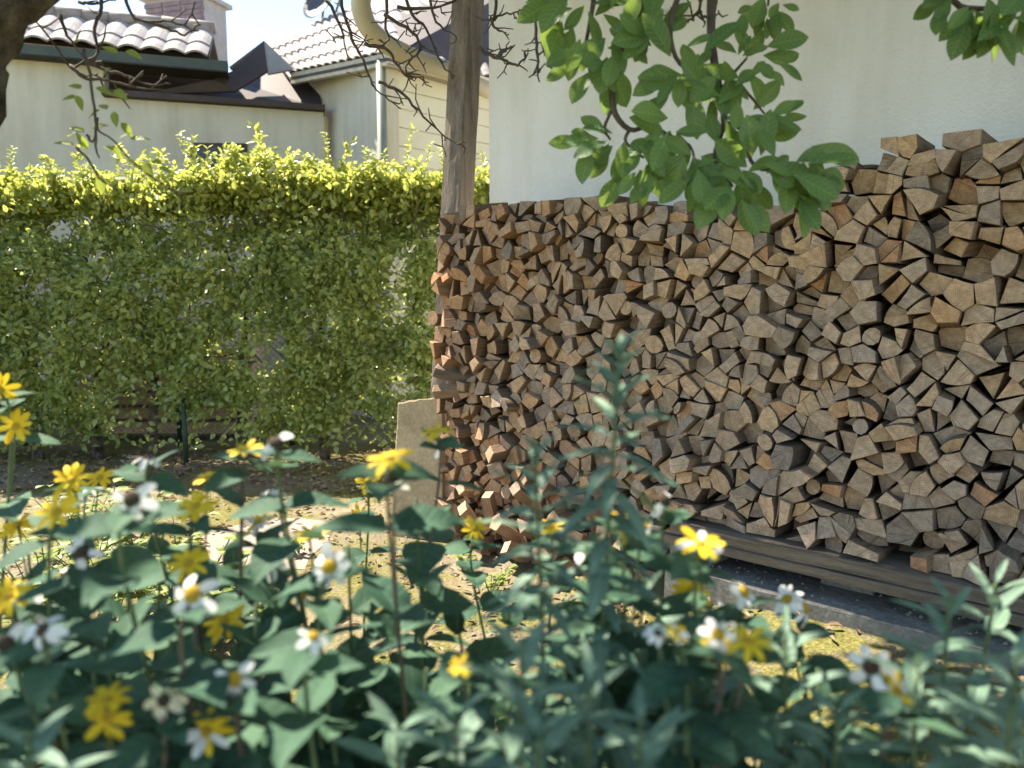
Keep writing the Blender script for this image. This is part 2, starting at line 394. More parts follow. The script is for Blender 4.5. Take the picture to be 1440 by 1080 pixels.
# ------------------------------------------------------------------ stack frame of reference
U = Vector((0.748, -0.664, 0)).normalized()
N = Vector((U.y, -U.x, 0))
N = Vector((-0.664, -0.748, 0)).normalized()
UP = Vector((0, 0, 1))
Z0 = 2.85
PR = at(1440, 500, Z0); PR.z = 0                      # face plane at the right edge of the picture
def face_uv(px, py, off=0.0):
    p = on_plane(px, py, PR + N * off, N)
    return (p - O).dot(U), p.z
O = PR.copy()
uL = face_uv(618, 500)[0]
O = PR + U * uL                                       # left end of the face
L_IN = -uL
L = L_IN + 0.45
def P3(u, v, w=0.0): return O + U * u + UP * v + N * w

# ------------------------------------------------------------------ white house with eave, vent and downpipe
WALL_OFF = -0.62
def white_house():
    cu, _ = face_uv(688, 200, WALL_OFF)
    base = P3(cu, 0, WALL_OFF)
    r = tag(empty('house', base), 'white rendered house wall behind the firewood stack, small vent near the top', 'house')
    w = MB().slab([P3(cu, -0.3, WALL_OFF), P3(cu + 9, -0.3, WALL_OFF), P3(cu + 9, 4.6, WALL_OFF), P3(cu, 4.6, WALL_OFF)], -N * 4.0)
    w.build('wall', M['white_wall'], r)
    # unseen eave and roof slab, left end drawn out to shade the stack
    e = MB().slab([P3(cu - 1.9, 4.5, 0.3), P3(cu + 9, 4.5, 0.3), P3(cu + 9, 6.2, -2.8), P3(cu - 1.9, 6.2, -2.8)], Vector((0, 0, 0.12)))
    e.build('roof', M['soffit'], r)
    MB().box(P3(cu + 4, 4.5, 0.37), U, N, UP, 5.9, 0.06, 0.06).build('gutter', M['pipe'], r)
    # downpipe swan neck from gutter corner back to the wall
    pts = spline([P3(cu - 0.75, 4.45, 0.37), at(502, -60, 5.0), at(508, 12, 5.1), at(526, 48, 5.2), at(570, 76, 5.4), at(630, 100, 5.7), at(705, 135, 6.15)], 6)
    p = MB().tube(pts, 0.064, 16).build('downpipe', M['pipe'], r, True)
    q = spline(pts[8:11], 2)
    d = (pts[9] - pts[8]).normalized()
    MB().tube([pts[8] - d * 0.03, pts[8] + d * 0.05], 0.070, 16).build('pipe_collar', M['pipe'], p, True)
    # vent
    vu0, vz0 = face_uv(917, 48, WALL_OFF); vu1, vz1 = face_uv(964, 4, WALL_OFF)
    cx, cz = (vu0 + vu1) / 2, (vz0 + vz1) / 2; hw, hh = (vu1 - vu0) / 2, abs(vz1 - vz0) / 2
    v = MB().box(P3(cx, cz, WALL_OFF + 0.004), U, UP, N, hw * 0.82, hh * 0.82, 0.003).build('vent_grille', M['vent_shade'], r)  # dark plate on the wall, painting the shade inside the vent
    f = MB()
    for s in (-1, 1):
        f.box(P3(cx + s * hw * 0.9, cz, WALL_OFF + 0.010), U, UP, N, hw * 0.1, hh, 0.012)
        f.box(P3(cx, cz + s * hh * 0.9, WALL_OFF + 0.010), U, UP, N, hw * 0.8, hh * 0.1, 0.011)
    v2 = f.build('vent_frame', M['white_metal'], r)
    g = MB()
    for k in range(9):
        t = -0.72 + 0.18 * k
        g.box(P3(cx + t * hw, cz, WALL_OFF + 0.010), U, UP, N, 0.003, hh * 0.8, 0.003)
        g.box(P3(cx, cz + t * hh, WALL_OFF + 0.016), U, UP, N, hw * 0.8, 0.003, 0.002)
    g.build('vent_mesh', M['white_metal'], r)
    return cu
CORNER_U = white_house()

# ------------------------------------------------------------------ weathered post
def post():
    b = at(643, 286, 5.45); t = at(662, -70, 5.45)
    d = (t - b).normalized()
    b0 = b - d * ((b.z + 0.05) / d.z)
    top = b + d * ((4.55 - b.z) / d.z)
    n = 26; V = []; Fc = []
    ax = Vector((0.86, -0.5, 0)).normalized(); ay = Vector((0.5, 0.86, 0)).normalized()
    prof = [(-1, -1), (-0.3, -1.04), (0.4, -1.0), (0.86, -1), (1, -0.86), (1.02, 0), (1, 1), (-0.9, 1), (-1, 0.9)]
    for i in range(n + 1):
        p = b0.lerp(top, i / n)
        for k, (a, c) in enumerate(prof):
            j = 1 + 0.05 * noise.noise((k * 1.7, i * 0.45, 3)) + 0.03 * noise.noise((k * 5.1, i * 1.9, 8))
            V.append(p + ax * (a * 0.075 * j) + ay * (c * 0.086 * j))
    m = len(prof)
    for i in range(n):
        for k in range(m):
            k2 = (k + 1) % m; Fc.append((i * m + k, i * m + k2, (i + 1) * m + k2, (i + 1) * m + k))
    Fc.append(tuple(reversed(range(m)))); Fc.append(tuple(n * m + k for k in range(m)))
    o = mk('post', V, Fc, M['post_wood'])
    tag(o, 'weathered square timber post rising behind the left end of the firewood stack', 'post')
    return o
post()

# ------------------------------------------------------------------ firewood
TOP_PX = [(600, 300), (640, 292), (680, 285), (720, 283), (760, 276), (800, 266), (840, 268), (880, 282), (920, 286), (1000, 292), (1100, 284),
          (1168, 262), (1180, 222), (1232, 225), (1240, 186), (1300, 192), (1340, 174), (1380, 184), (1439, 168)]
TOP_UV = [face_uv(x, y) for x, y in TOP_PX] + [(L + 0.2, face_uv(1439, 160)[1])]
def top_v(u):
    for (a, va), (b, vb) in zip(TOP_UV, TOP_UV[1:]):
        if u <= b: return va + (vb - va) * max(0, (u - a)) / max(1e-6, b - a)
    return TOP_UV[-1][1]
BEAM_TOP = sum(face_uv(x, y)[1] for x, y in ((1067, 755), (1207, 781), (1362, 812))) / 3
U_BEAM = face_uv(930, 740)[0]
def bot_v(u):
    return BEAM_TOP if u > U_BEAM else ground_z(*P3(u, 0).xy[:]) + 0.0
def clip_poly(poly, nx, ny, c):
    """keep points with nx*x+ny*y<=c"""
    out = []
    for i in range(len(poly)):
        a = poly[i]; b = poly[(i + 1) % len(poly)]
        da = nx * a[0] + ny * a[1] - c; db = nx * b[0] + ny * b[1] - c
        if da <= 0: out.append(a)
        if da * db < 0:
            t = da / (da - db); out.append((a[0] + t * (b[0] - a[0]), a[1] + t * (b[1] - a[1])))
    return out
def area(p): return 0.5 * sum(p[i][0] * p[(i + 1) % len(p)][1] - p[(i + 1) % len(p)][0] * p[i][1] for i in range(len(p)))
def cen(p):
    A = area(p)
    if abs(A) < 1e-9: return (sum(x for x, _ in p) / len(p), sum(y for _, y in p) / len(p))
    cx = cy = 0
    for i in range(len(p)):
        a = p[i]; b = p[(i + 1) % len(p)]; k = a[0] * b[1] - b[0] * a[1]
        cx += (a[0] + b[0]) * k; cy += (a[1] + b[1]) * k
    return (cx / (6 * A), cy / (6 * A))
def simplify(p, tol):
    p = list(p)
    while len(p) > 3:
        ls = [(math.dist(p[i], p[(i + 1) % len(p)]), i) for i in range(len(p))]
        l, i = min(ls)
        if l > tol: break
        j = (i + 1) % len(p); mpt = ((p[i][0] + p[j][0]) / 2, (p[i][1] + p[j][1]) / 2)
        p[i] = mpt; p.pop(j)
    return p
def inset(p, d):
    out = p
    n = len(p)
    for i in range(n):
        a = p[i]; b = p[(i + 1) % n]; ex, ey = b[0] - a[0], b[1] - a[1]; l = math.hypot(ex, ey)
        if l < 1e-6: continue
        nx, ny = ey / l, -ex / l
        out = clip_poly(out, nx, ny, nx * a[0] + ny * a[1] - d)
        if len(out) < 3: return []
    return out

def log_geometry(poly, length, R, tone, bulge=True, tilt=None):
    """split log: end polygon at local z=0, running to z=-length.  returns V,F,midx,uv,tone"""
    n0 = len(poly); pts = []; kinds = []
    longest = max(range(n0), key=lambda i: math.dist(poly[i], poly[(i + 1) % n0]))
    whole = n0 >= 9
    arc = bulge and R.random() < 0.42 and not whole
    for i in range(n0):
        a = poly[i]; b = poly[(i + 1) % n0]; pts.append(a); l = math.dist(a, b)
        if arc and i == longest:
            ex, ey = (b[0] - a[0]) / l, (b[1] - a[1]) / l; h = l * R.uniform(0.08, 0.16)
            for t in (0.25, 0.5, 0.75):
                s = h * 4 * t * (1 - t); pts.append((a[0] + ex * l * t + ey * s, a[1] + ey * l * t - ex * s))
            kinds += [2, 2, 2, 2]
        elif l > 0.055 and R.random() < 0.6:
            t = R.uniform(0.35, 0.65); s = R.uniform(-0.035, 0.02) * l
            ex, ey = (b[0] - a[0]) / l, (b[1] - a[1]) / l
            pts.append((a[0] + ex * l * t + ey * s, a[1] + ey * l * t - ex * s)); kinds += [1, 1]
        else: kinds.append(2 if whole else 1)
    n = len(pts); c = cen(pts)
    tx, ty = tilt if tilt else (R.gauss(0, 0.17), R.gauss(0, 0.17))
    sh = (R.gauss(0, 0.006), R.gauss(0, 0.006)); sc = R.uniform(1.0, 1.1)
    V = []
    for (x, y) in pts:                                  # worn rim of the sawn end
        k = 0.95; V.append(Vector((c[0] + (x - c[0]) * k, c[1] + (y - c[1]) * k, (x - c[0]) * tx + (y - c[1]) * ty)))
    for (x, y) in pts: V.append(Vector((x, y, -0.0045 + (x - c[0]) * tx + (y - c[1]) * ty + R.uniform(-0.002, 0.001))))
    for (x, y) in pts:
        k = (1 + sc) / 2 * R.uniform(0.97, 1.02); V.append(Vector((c[0] + (x - c[0]) * k + sh[0] * 0.5, c[1] + (y - c[1]) * k + sh[1] * 0.5, -length * 0.5)))
    for (x, y) in pts: V.append(Vector((c[0] + (x - c[0]) * sc + sh[0], c[1] + (y - c[1]) * sc + sh[1], -length)))
    Fc = [tuple(range(n))]; mi = [0]; uv = []
    pa = R.uniform(0, 6.28); pr = R.uniform(0.01, 0.09); pith = (c[0] + math.cos(pa) * pr, c[1] + math.sin(pa) * pr)
    uv += [(pts[i][0] - pith[0], pts[i][1] - pith[1]) for i in range(n)]
    per = [0]
    for i in range(n): per.append(per[-1] + math.dist(pts[i], pts[(i + 1) % n]))
    o = R.uniform(0, 9)
    for r_, (z0, z1) in enumerate(((0, 0.005), (0.005, length / 2), (length / 2, length))):
        for i in range(n):
            j = (i + 1) % n
            Fc.append((r_ * n + i, (r_ + 1) * n + i, (r_ + 1) * n + j, r_ * n + j))
            mi.append((0 if kinds[i] == 1 else 2) if r_ == 0 else kinds[i])
            uv += [(o + per[i], z0), (o + per[i], z1), (o + per[i + 1], z1), (o + per[i + 1], z0)]
    Fc.append(tuple(reversed(range(3 * n, 4 * n)))); mi.append(0)
    uv += [(pts[i][0] - pith[0], pts[i][1] - pith[1]) for i in reversed(range(n))]
    shape = 'round' if whole else 'half-round' if arc else {3: 'triangular', 4: 'four-sided'}.get(n0, 'blocky')
    return V, Fc, mi, uv, tone, shape
LOGM = [M['log_end'], M['log_side'], M['bark']]
def finish_log_mesh(name, V, Fc, mi, uv, tones):
    me = mesh_of(name, V, Fc, LOGM, mi)
    ul = me.uv_layers.new(name='uv'); ul.data.foreach_set('uv', np.array(uv, dtype=np.float32).ravel())
    ca = me.color_attributes.new('tone', 'FLOAT_COLOR', 'POINT')
    ca.data.foreach_set('color', np.array(tones, dtype=np.float32).ravel())
    return me
def ordn(k):
    return '%d%s' % (k, 'th' if 10 <= k % 100 <= 20 else {1: 'st', 2: 'nd', 3: 'rd'}.get(k % 10, 'th'))
def tone_word(t): return 'grey' if t < 0.2 else 'grey-brown' if t < 0.42 else 'tan' if t < 0.68 else 'yellowish brown' if t < 0.88 else 'reddish brown'

def firewood():
    R = random.Random(77)
    RH = 0.076
    crib_bands = []                                     # (v0, v1) cross-laid logs at the left end
    for px, py0, py1 in ((640, 520, 548),):
        v1 = face_uv(px, py0)[1]; v0 = face_uv(px, py1)[1]; crib_bands.append((v0, v1))
    seeds = []
    nrows = int(2.6 / RH) + 1
    for r in range(nrows):
        u = R.uniform(-0.02, 0.05)
        while u < L:
            v = 0.045 + r * RH + 0.035 * math.sin(u * 2.2 + r * 0.3) * min(1, r / 4)
            if u > U_BEAM:                              # courses restart on top of the beam
                k = round((BEAM_TOP) / RH); v = BEAM_TOP + 0.045 + (r - k) * RH + 0.03 * math.sin(u * 2.2 + r * 0.3) * min(1, max(0, r - k) / 4)
            uu = u + R.gauss(0, 0.018); vv = v + R.gauss(0, 0.027)
            if vv > bot_v(uu) + 0.02 and vv < top_v(uu) - 0.035:
                if not (uu < 0.26 and any(a - 0.02 < vv < b + 0.02 for a, b in crib_bands)) or R.random() < 0.0:
                    seeds.append((uu, vv, r))
            u += R.choice((0.065, 0.078, 0.09, 0.10, 0.125)) * R.uniform(0.92, 1.08) * (0.86 + 0.03 * u)
    grid = {}
    for i, (u, v, r) in enumerate(seeds): grid.setdefault((int(u // 0.12), int(v // 0.12)), []).append(i)
    logs = []
    for i, (u, v, r) in enumerate(seeds):
        h = R.uniform(0.070, 0.095); w = R.uniform(0.075, 0.095)
        hl = h
        if v > top_v(u) - 0.12: h = R.uniform(0.042, 0.06); w = R.uniform(0.058, 0.075); hl = 0.10
        poly = [(u - w, v - hl), (u + w, v - hl), (u + w, v + h), (u - w, v + h)]
        gi, gj = int(u // 0.12), int(v // 0.12)
        for a in range(gi - 2, gi + 3):
            for b in range(gj - 2, gj + 3):
                for j in grid.get((a, b), ()):
                    if j == i: continue
                    q = seeds[j]; dx, dy = q[0] - u, q[1] - v
                    if dx * dx + dy * dy > 0.05: continue
                    poly = clip_poly(poly, dx, dy, dx * (u + q[0]) / 2 + dy * (v + q[1]) / 2)
                    if len(poly) < 3: break
        if len(poly) < 3: continue
        poly = clip_poly(poly, 0, -1, -bot_v(u))
        if len(poly) >= 3: poly = clip_poly(poly, -1, 0, 0.02 - 0.03 * math.sin(v * 4.0))
        if len(poly) < 3: continue
        poly = simplify(poly, R.uniform(0.026, 0.05))
        if len(poly) < 3 or area(poly) < 0.0012: continue
        parts = [poly]
        A = area(poly)
        if (A > 0.0085 and R.random() < 0.8) or (A > 0.0058 and R.random() < 0.45):
            c = cen(poly); an = R.uniform(0, math.pi); nx, ny = math.cos(an), math.sin(an); k = nx * c[0] + ny * c[1] + R.gauss(0, 0.008)
            parts = [clip_poly(poly, nx, ny, k), clip_poly(poly, -nx, -ny, -k)]
        if len(parts) == 1 and R.random() < 0.06 and 0.004 < A < 0.009:    # a round branch left whole
            c = cen(poly); rr_ = math.sqrt(A / math.pi) * 0.95; parts = [[(c[0] + rr_ * R.uniform(.93, 1.05) * math.cos(6.2832 * q / 10), c[1] + rr_ * R.uniform(.93, 1.05) * math.sin(6.2832 * q / 10)) for q in range(10)]]
        for pp in parts:
            if len(pp) < 3: continue
            pp = simplify(pp, 0.018) if len(pp) < 9 else pp
            pp = inset(pp, R.choice((0.0003, 0.0008, 0.0015, 0.003)))
            if len(pp) < 3 or area(pp) < 0.0009: continue
            c = cen(pp); an = R.gauss(0, 0.06); sc = R.uniform(0.97, 1.06)
            pp = [(c[0] + sc * ((x - c[0]) * math.cos(an) - (y - c[1]) * math.sin(an)), c[1] + sc * ((x - c[0]) * math.sin(an) + (y - c[1]) * math.cos(an))) for x, y in pp]
            logs.append((c, pp, r))
    recs = []
    for c, pp, r in logs:
        u, v = c
        # drier orange wood high up and at the left, greyer low right
        warm = noise.noise((u * 1.3, v * 1.6, 4.0)) * 0.22
        t = 0.40 + warm + R.gauss(0, 0.25) + 0.10 * (v > 1.5) * (u > 2.2) - 0.10 * (v < 0.9) * (u > 1.5)
        if R.random() < 0.06: t += 0.35
        t = min(1, max(0, t)); red = min(1, max(0, 0.85 - u / 1.7 + 0.5 * noise.noise((u * 1.4, v * 1.4, 2)) + R.gauss(0, 0.15)))
        tone = (t, min(1, max(0, t * 0.8 + R.gauss(0.1, 0.2))), red, 1)
        out = R.gauss(0, 0.028) + 0.04 * noise.noise((u * 2.5, v * 2.5, 9))
        x = R.random()
        if x < 0.05: out += R.uniform(0.02, 0.05)
        elif x < 0.13: out -= R.uniform(0.03, 0.10)
        yaw = R.gauss(0, 0.09); pit = R.gauss(0, 0.08)
        if u < 0.22: yaw += R.uniform(-0.28, 0.06); out += R.uniform(-0.03, 0.03) 
        ln = R.uniform(0.30, 0.35)
        loc = [(x_ - u, y_ - v) for x_, y_ in pp]
        geo = log_geometry(loc, ln, R, tone)
        B = Matrix((U, UP, N)).transposed().to_4x4()
        Mx = Matrix.Translation(P3(u, v, out)) @ B @ Matrix.Rotation(yaw, 4, 'Y') @ Matrix.Rotation(pit, 4, 'X')
        p = P3(u, v, out); dep = (p - CAM).dot(Vector((0, math.cos(PITCH), -math.sin(PITCH))))
        cx = 720 + FPX * (p.x - CAM.x) / dep
        vis = area(pp) / dep ** 2 * abs((p - CAM).normalized().dot(N)) * (1 if cx < 1452 else 0) * (0.2 if (out < -0.05) else 1)
        recs.append([vis, u, v, r, geo, Mx, t])
    # order in each course
    rows = {}
    for q in recs: rows.setdefault(q[3], []).append(q)
    lab = {}
    for r, qs in rows.items():
        qs.sort(key=lambda q: q[1])
        for k, q in enumerate(qs): lab[id(q)] = '%s %s firewood log, %s from left end in the %s course up' % (tone_word(q[6]), q[4][5], ordn(k + 1), ordn(r + 1))
    recs.sort(key=lambda q: -q[0])
    single, rest = recs[:262], recs[262:]
    for q in single:
        V, Fc, mi, uv, tone, shp = q[4]
        me = finish_log_mesh('firewood_log', V, Fc, mi, uv, [tone] * len(V))
        o = bpy.data.objects.new('firewood_log', me); o.matrix_world = q[5]; link(o)
        tag(o, lab[id(q)], 'log', 'split logs stacked against the white house')
    V = []; Fc = []; mi = []; uv = []; tn = []
    for q in rest:
        v_, f_, m_, u_, t_, _ = q[4]; b = len(V)
        V += [q[5] @ x for x in v_]; Fc += [tuple(i + b for i in f) for f in f_]; mi += m_; uv += u_; tn += [t_] * len(v_)
    for q in recs:                                      # second row behind, seen only through the chinks
        if q[1] < 0.45 or q[2] > top_v(q[1]) - 0.06: continue
        v_, f_, m_, u_, t_, _ = q[4]; b = len(V); Q = q[5].copy(); Q.translation = P3(q[1] + 0.05, q[2] - 0.035, -0.37)
        V += [Q @ Vector((x.x * 1.1, x.y * 1.1, x.z * 0.62)) for x in v_]; Fc += [tuple(i + b for i in f) for f in f_]; mi += m_; uv += u_; tn += [t_] * len(v_)
    me = finish_log_mesh('firewood', V, Fc, mi, uv, tn)
    o = bpy.data.objects.new('firewood', me); link(o)
    tag(o, 'smaller split firewood logs filling the stack between the larger ones', 'firewood', kind='stuff')
    # cross-laid logs at the left end, catching the sun
    def free_log(size, ln, Mx, tone, label):
        k = R.choice((3, 4, 4, 5)); a0 = R.uniform(0, 6.28)
        poly = [(size * R.uniform(0.8, 1.15) * math.cos(a0 + 6.283 * i / k), size * R.uniform(0.8, 1.15) * math.sin(a0 + 6.283 * i / k)) for i in range(k)]
        V, Fc, mi, uv, t_, shp = log_geometry(poly, ln, R, tone)
        V = [v + Vector((0, 0, ln / 2)) for v in V]
        me = finish_log_mesh('firewood_log', V, Fc, mi, uv, [tone] * len(V))
        o = bpy.data.objects.new('firewood_log', me); o.matrix_world = Mx; link(o)
        tag(o, label, 'log', 'split logs stacked against the white house')
        return o
    n = 0
    nth = ['single']
    for bi, (v0, v1) in enumerate(sorted(crib_bands)):
        vm = (v0 + v1) / 2; hh = (v1 - v0) / 2 + 0.02; rows_ = max(1, round((v1 - v0) / 0.08)); 
        for rr in range(rows_):
            vv = v0 - 0.015 + (v1 - v0 + 0.03) * (rr + 0.5) / rows_
            for k, w in enumerate((-0.035, -0.135, -0.235)):
                Xd = (-U + Vector((R.gauss(0, 0.2), R.gauss(0, 0.2), R.gauss(0, 0.16))) + N * R.uniform(0, 0.4)).normalized()
                ze = Xd; xe = UP.cross(ze).normalized(); ye = ze.cross(xe)
                B = Matrix((xe, ye, ze)).transposed().to_4x4()
                pos = P3(0.165 - R.uniform(0.0, 0.04), vv + R.gauss(0, .012), w + R.uniform(-0.02, 0.03))
                t = min(1, max(0, R.gauss(0.6, 0.2)))
                pos_w = ('front', 'middle', 'back')[k]
                free_log(hh / rows_ * 1.02 + 0.008, R.uniform(0.29, 0.34), Matrix.Translation(pos) @ B, (t, min(1, t + .2), 0.4, 1),
                         'cross-laid log at left stack end, %s layer%s, %s one' % (nth[bi], (', ' + ('lower', 'upper', 'top')[rr]) if rows_ > 1 else '', pos_w))
    # loose pieces heaped against the foot of the stack
    spots = [(640, 745, 0.08, 20), (662, 690, 0.03, 25), (690, 715, 0.05, 62), (712, 745, 0.08, 40), (705, 660, 0.02, 15), (738, 700, 0.04, 30), (748, 745, 0.10, 20), (770, 690, 0.03, 25),
             (790, 730, 0.06, 12), (815, 760, 0.12, 30), (838, 735, 0.06, 60), (862, 752, 0.08, 18), (680, 765, 0.12, 8), (725, 775, 0.14, 30), (660, 725, 0.06, 55), (770, 775, 0.16, 10), (840, 790, 0.2, 22), (890, 770, 0.10, 15)]
    for i, (px, py, off, ang) in enumerate(spots):
        u, v = face_uv(px, py, off); a = math.radians(ang + R.uniform(-8, 8))
        v = max(v, 0.05 + ground_z(*P3(u, 0, off).xy))
        ze = (UP * math.sin(a) + (-U * R.uniform(-0.5, 0.5) + N * R.uniform(0.5, 1)).normalized() * math.cos(a)).normalized()
        xe = U.cross(ze).cross(ze); xe = (U - ze * U.dot(ze)).normalized(); ye = ze.cross(xe)
        B = Matrix((xe, ye, ze)).transposed().to_4x4()
        ln = R.uniform(0.16, 0.26); t = min(1, max(0, R.gauss(0.5, 0.15)))
        free_log(R.uniform(0.045, 0.062), ln, Matrix.Translation(P3(u, v, off)) @ B, (t, min(1, t + .3), 0.2, 1),
                 '%s loose log %s at the stack foot, %s from the left' % (tone_word(t), 'standing on end' if ang > 50 else 'lying tilted', ordn(sorted(range(len(spots)), key=lambda q: spots[q][0]).index(i) + 1)))
firewood()

# ------------------------------------------------------------------ timbers and concrete base under the stack
def rough_beam(name, u0, u1, v0, v1, w0, w1, mat, label, cat, seg=24, amp=0.006, droop=0.0):
    V = []; Fc = []
    for i in range(seg + 1):
        u = u0 + (u1 - u0) * i / seg
        for k, (v, w) in enumerate(((v0, w0), (v0, w1), (v1 - 0.004, w1), (v1, w1 - 0.006), (v1, w0))):
            V.append(P3(u, v + amp * noise.noise((u * 4, k * 3.1, v * 9)) + droop * i / seg, w + amp * noise.noise((u * 4, k * 7.7, 5 + w * 9))))
    for i in range(seg):
        for k in range(5):
            k2 = (k + 1) % 5; Fc.append((i * 5 + k, (i + 1) * 5 + k, (i + 1) * 5 + k2, i * 5 + k2))
    Fc.append((0, 1, 2, 3, 4)); Fc.append(tuple(seg * 5 + k for k in (4, 3, 2, 1, 0)))
    org = P3(u0, v0, w0)
    B = Matrix((U, N, UP)).transposed().to_4x4(); inv = (Matrix.Translation(org) @ B).inverted()
    o = mk(name, [inv @ v for v in V], Fc, mat)
    o.matrix_world = Matrix.Translation(org) @ B
    return tag(o, label, cat)
UB0 = face_uv(931, 752, 0.09)[0]
rough_beam('timber_beam', UB0 + 0.04, L + 0.3, BEAM_TOP - 0.055, BEAM_TOP - 0.002, -0.20, 0.085, M['beam_wood'], 'long grey weathered timber beam directly under the right part of the stack', 'beam')
rough_beam('timber_beam', UB0, L + 0.3, BEAM_TOP - 0.10, BEAM_TOP - 0.060, -0.2, 0.10, M['beam_wood'], 'thinner grey timber board below the beam, above the dark gap', 'beam', amp=0.002)
rough_beam('concrete_base', face_uv(945, 800, 0.1)[0], L + 0.5, -0.1, BEAM_TOP - 0.19, -0.5, 0.17, M['concrete'], 'grey concrete base strip under the timbers with crumbly top', 'concrete base', amp=0.012)
for i, px in enumerate((975, 1180, 1330)):
    u = face_uv(px, 780)[0]
    rough_beam('support_block', u - 0.1, u + 0.12, BEAM_TOP - 0.192, BEAM_TOP - 0.104, -0.3, (0.05, -0.08, -0.1)[i], M['concrete'], 'dark support block under the timbers, %s from the left' % ordn(i + 1), 'block', seg=4)

def leaning_slab():
    # ochre stone slab leaning at the left end of the stack
    c = [at(548, 688, 5.0), at(622, 700, 4.92), at(622, 556, 5.02), at(606, 560, 5.05), at(559, 566, 5.12)]
    z = ground_z(c[0].x, c[0].y)
    c[0].z = z - 0.02; c[1].z = z - 0.02
    nrm = (c[1] - c[0]).cross(c[4] - c[0]).normalized()
    if nrm.y < 0: nrm = -nrm
    rr = random.Random(5); cc = []
    for i in range(len(c)):
        a, b_ = c[i], c[(i + 1) % len(c)]
        for q in range(6): cc.append(a.lerp(b_, q / 6) + (Vector((rr.gauss(0, .002), 0, rr.gauss(0, .002))) if q else Vector()))
    c = cc
    m = MB().slab(c, nrm * 0.075)
    o = m.build('stone_slab', M['slab_stone'])
    bv = o.modifiers.new('bevel', 'BEVEL'); bv.width = 0.008; bv.segments = 2
    tag(o, 'ochre stone slab leaning upright against the left end of the stack', 'stone slab')
leaning_slab()
def paving():  # slab standing for a sunlit patch of dirt path, no paved stone
    pts = [(282, 760), (300, 748), (345, 738), (372, 731), (420, 729), (452, 733), (470, 740), (462, 762), (436, 786), (430, 802), (370, 800), (318, 808), (296, 790)]
    P = [on_ground(*p) for p in pts]; P = [Vector((p.x, p.y, p.z + 0.006)) for p in P]
    o = MB().slab(P, Vector((0, 0, -0.06))).build('path_patch', M['pale_path'])
    bv = o.modifiers.new('bevel', 'BEVEL'); bv.width = 0.008; bv.segments = 2
    tag(o, 'pale sunlit patch of dirt path left of the stack, built as a slab', 'paving slab')
paving()

# ------------------------------------------------------------------ neighbouring houses
def hitter(pa, pb):
    n = (pb - pa); n.z = 0; n = Vector((n.y, -n.x, 0)).normalized()
    return (lambda px, py: on_plane(px, py, pa, n)), n
def tile_roof(parent, e0, e1, r0, r1, nc, nr, mat, amp, name='roof_tile', R=random.Random(3)):
    """one object for each tile; e0-e1 eave, r0-r1 ridge"""
    nrm = (e1 - e0).cross(r0 - e0).normalized()
    if nrm.z < 0: nrm = -nrm
    for j in range(nr):
        for i in range(nc):
            V = []; Fc = []
            for b, tb in enumerate((j / nr - 0.25 / nr * (j > 0), (j + 1) / nr)):
                for k in range(7):
                    s = k / 6; ta = (i + s * 1.04) / nc
                    p = e0.lerp(e1, ta).lerp(r0.lerp(r1, ta), tb)
                    h = amp * (math.sin(math.pi * s) ** 1.0 - 0.35) + (0.022 if b == 0 else 0.0) + R.uniform(0, 0.002)
                    V.append(p + nrm * h)
            for k in range(7): V.append(V[k] - nrm * 0.022)
            for k in range(7): V.append(V[7 + k] - nrm * 0.022)
            for k in range(6):
                Fc += [(k, k + 1, 8 + k, 7 + k), (14 + k, 21 + k, 22 + k, 15 + k), (k, 14 + k, 15 + k, k + 1), (7 + k, 8 + k, 22 + k, 21 + k)]
            Fc += [(0, 7, 21, 14), (6, 20, 27, 13)]
            mk(name, V, Fc, mat, parent, smooth=False)

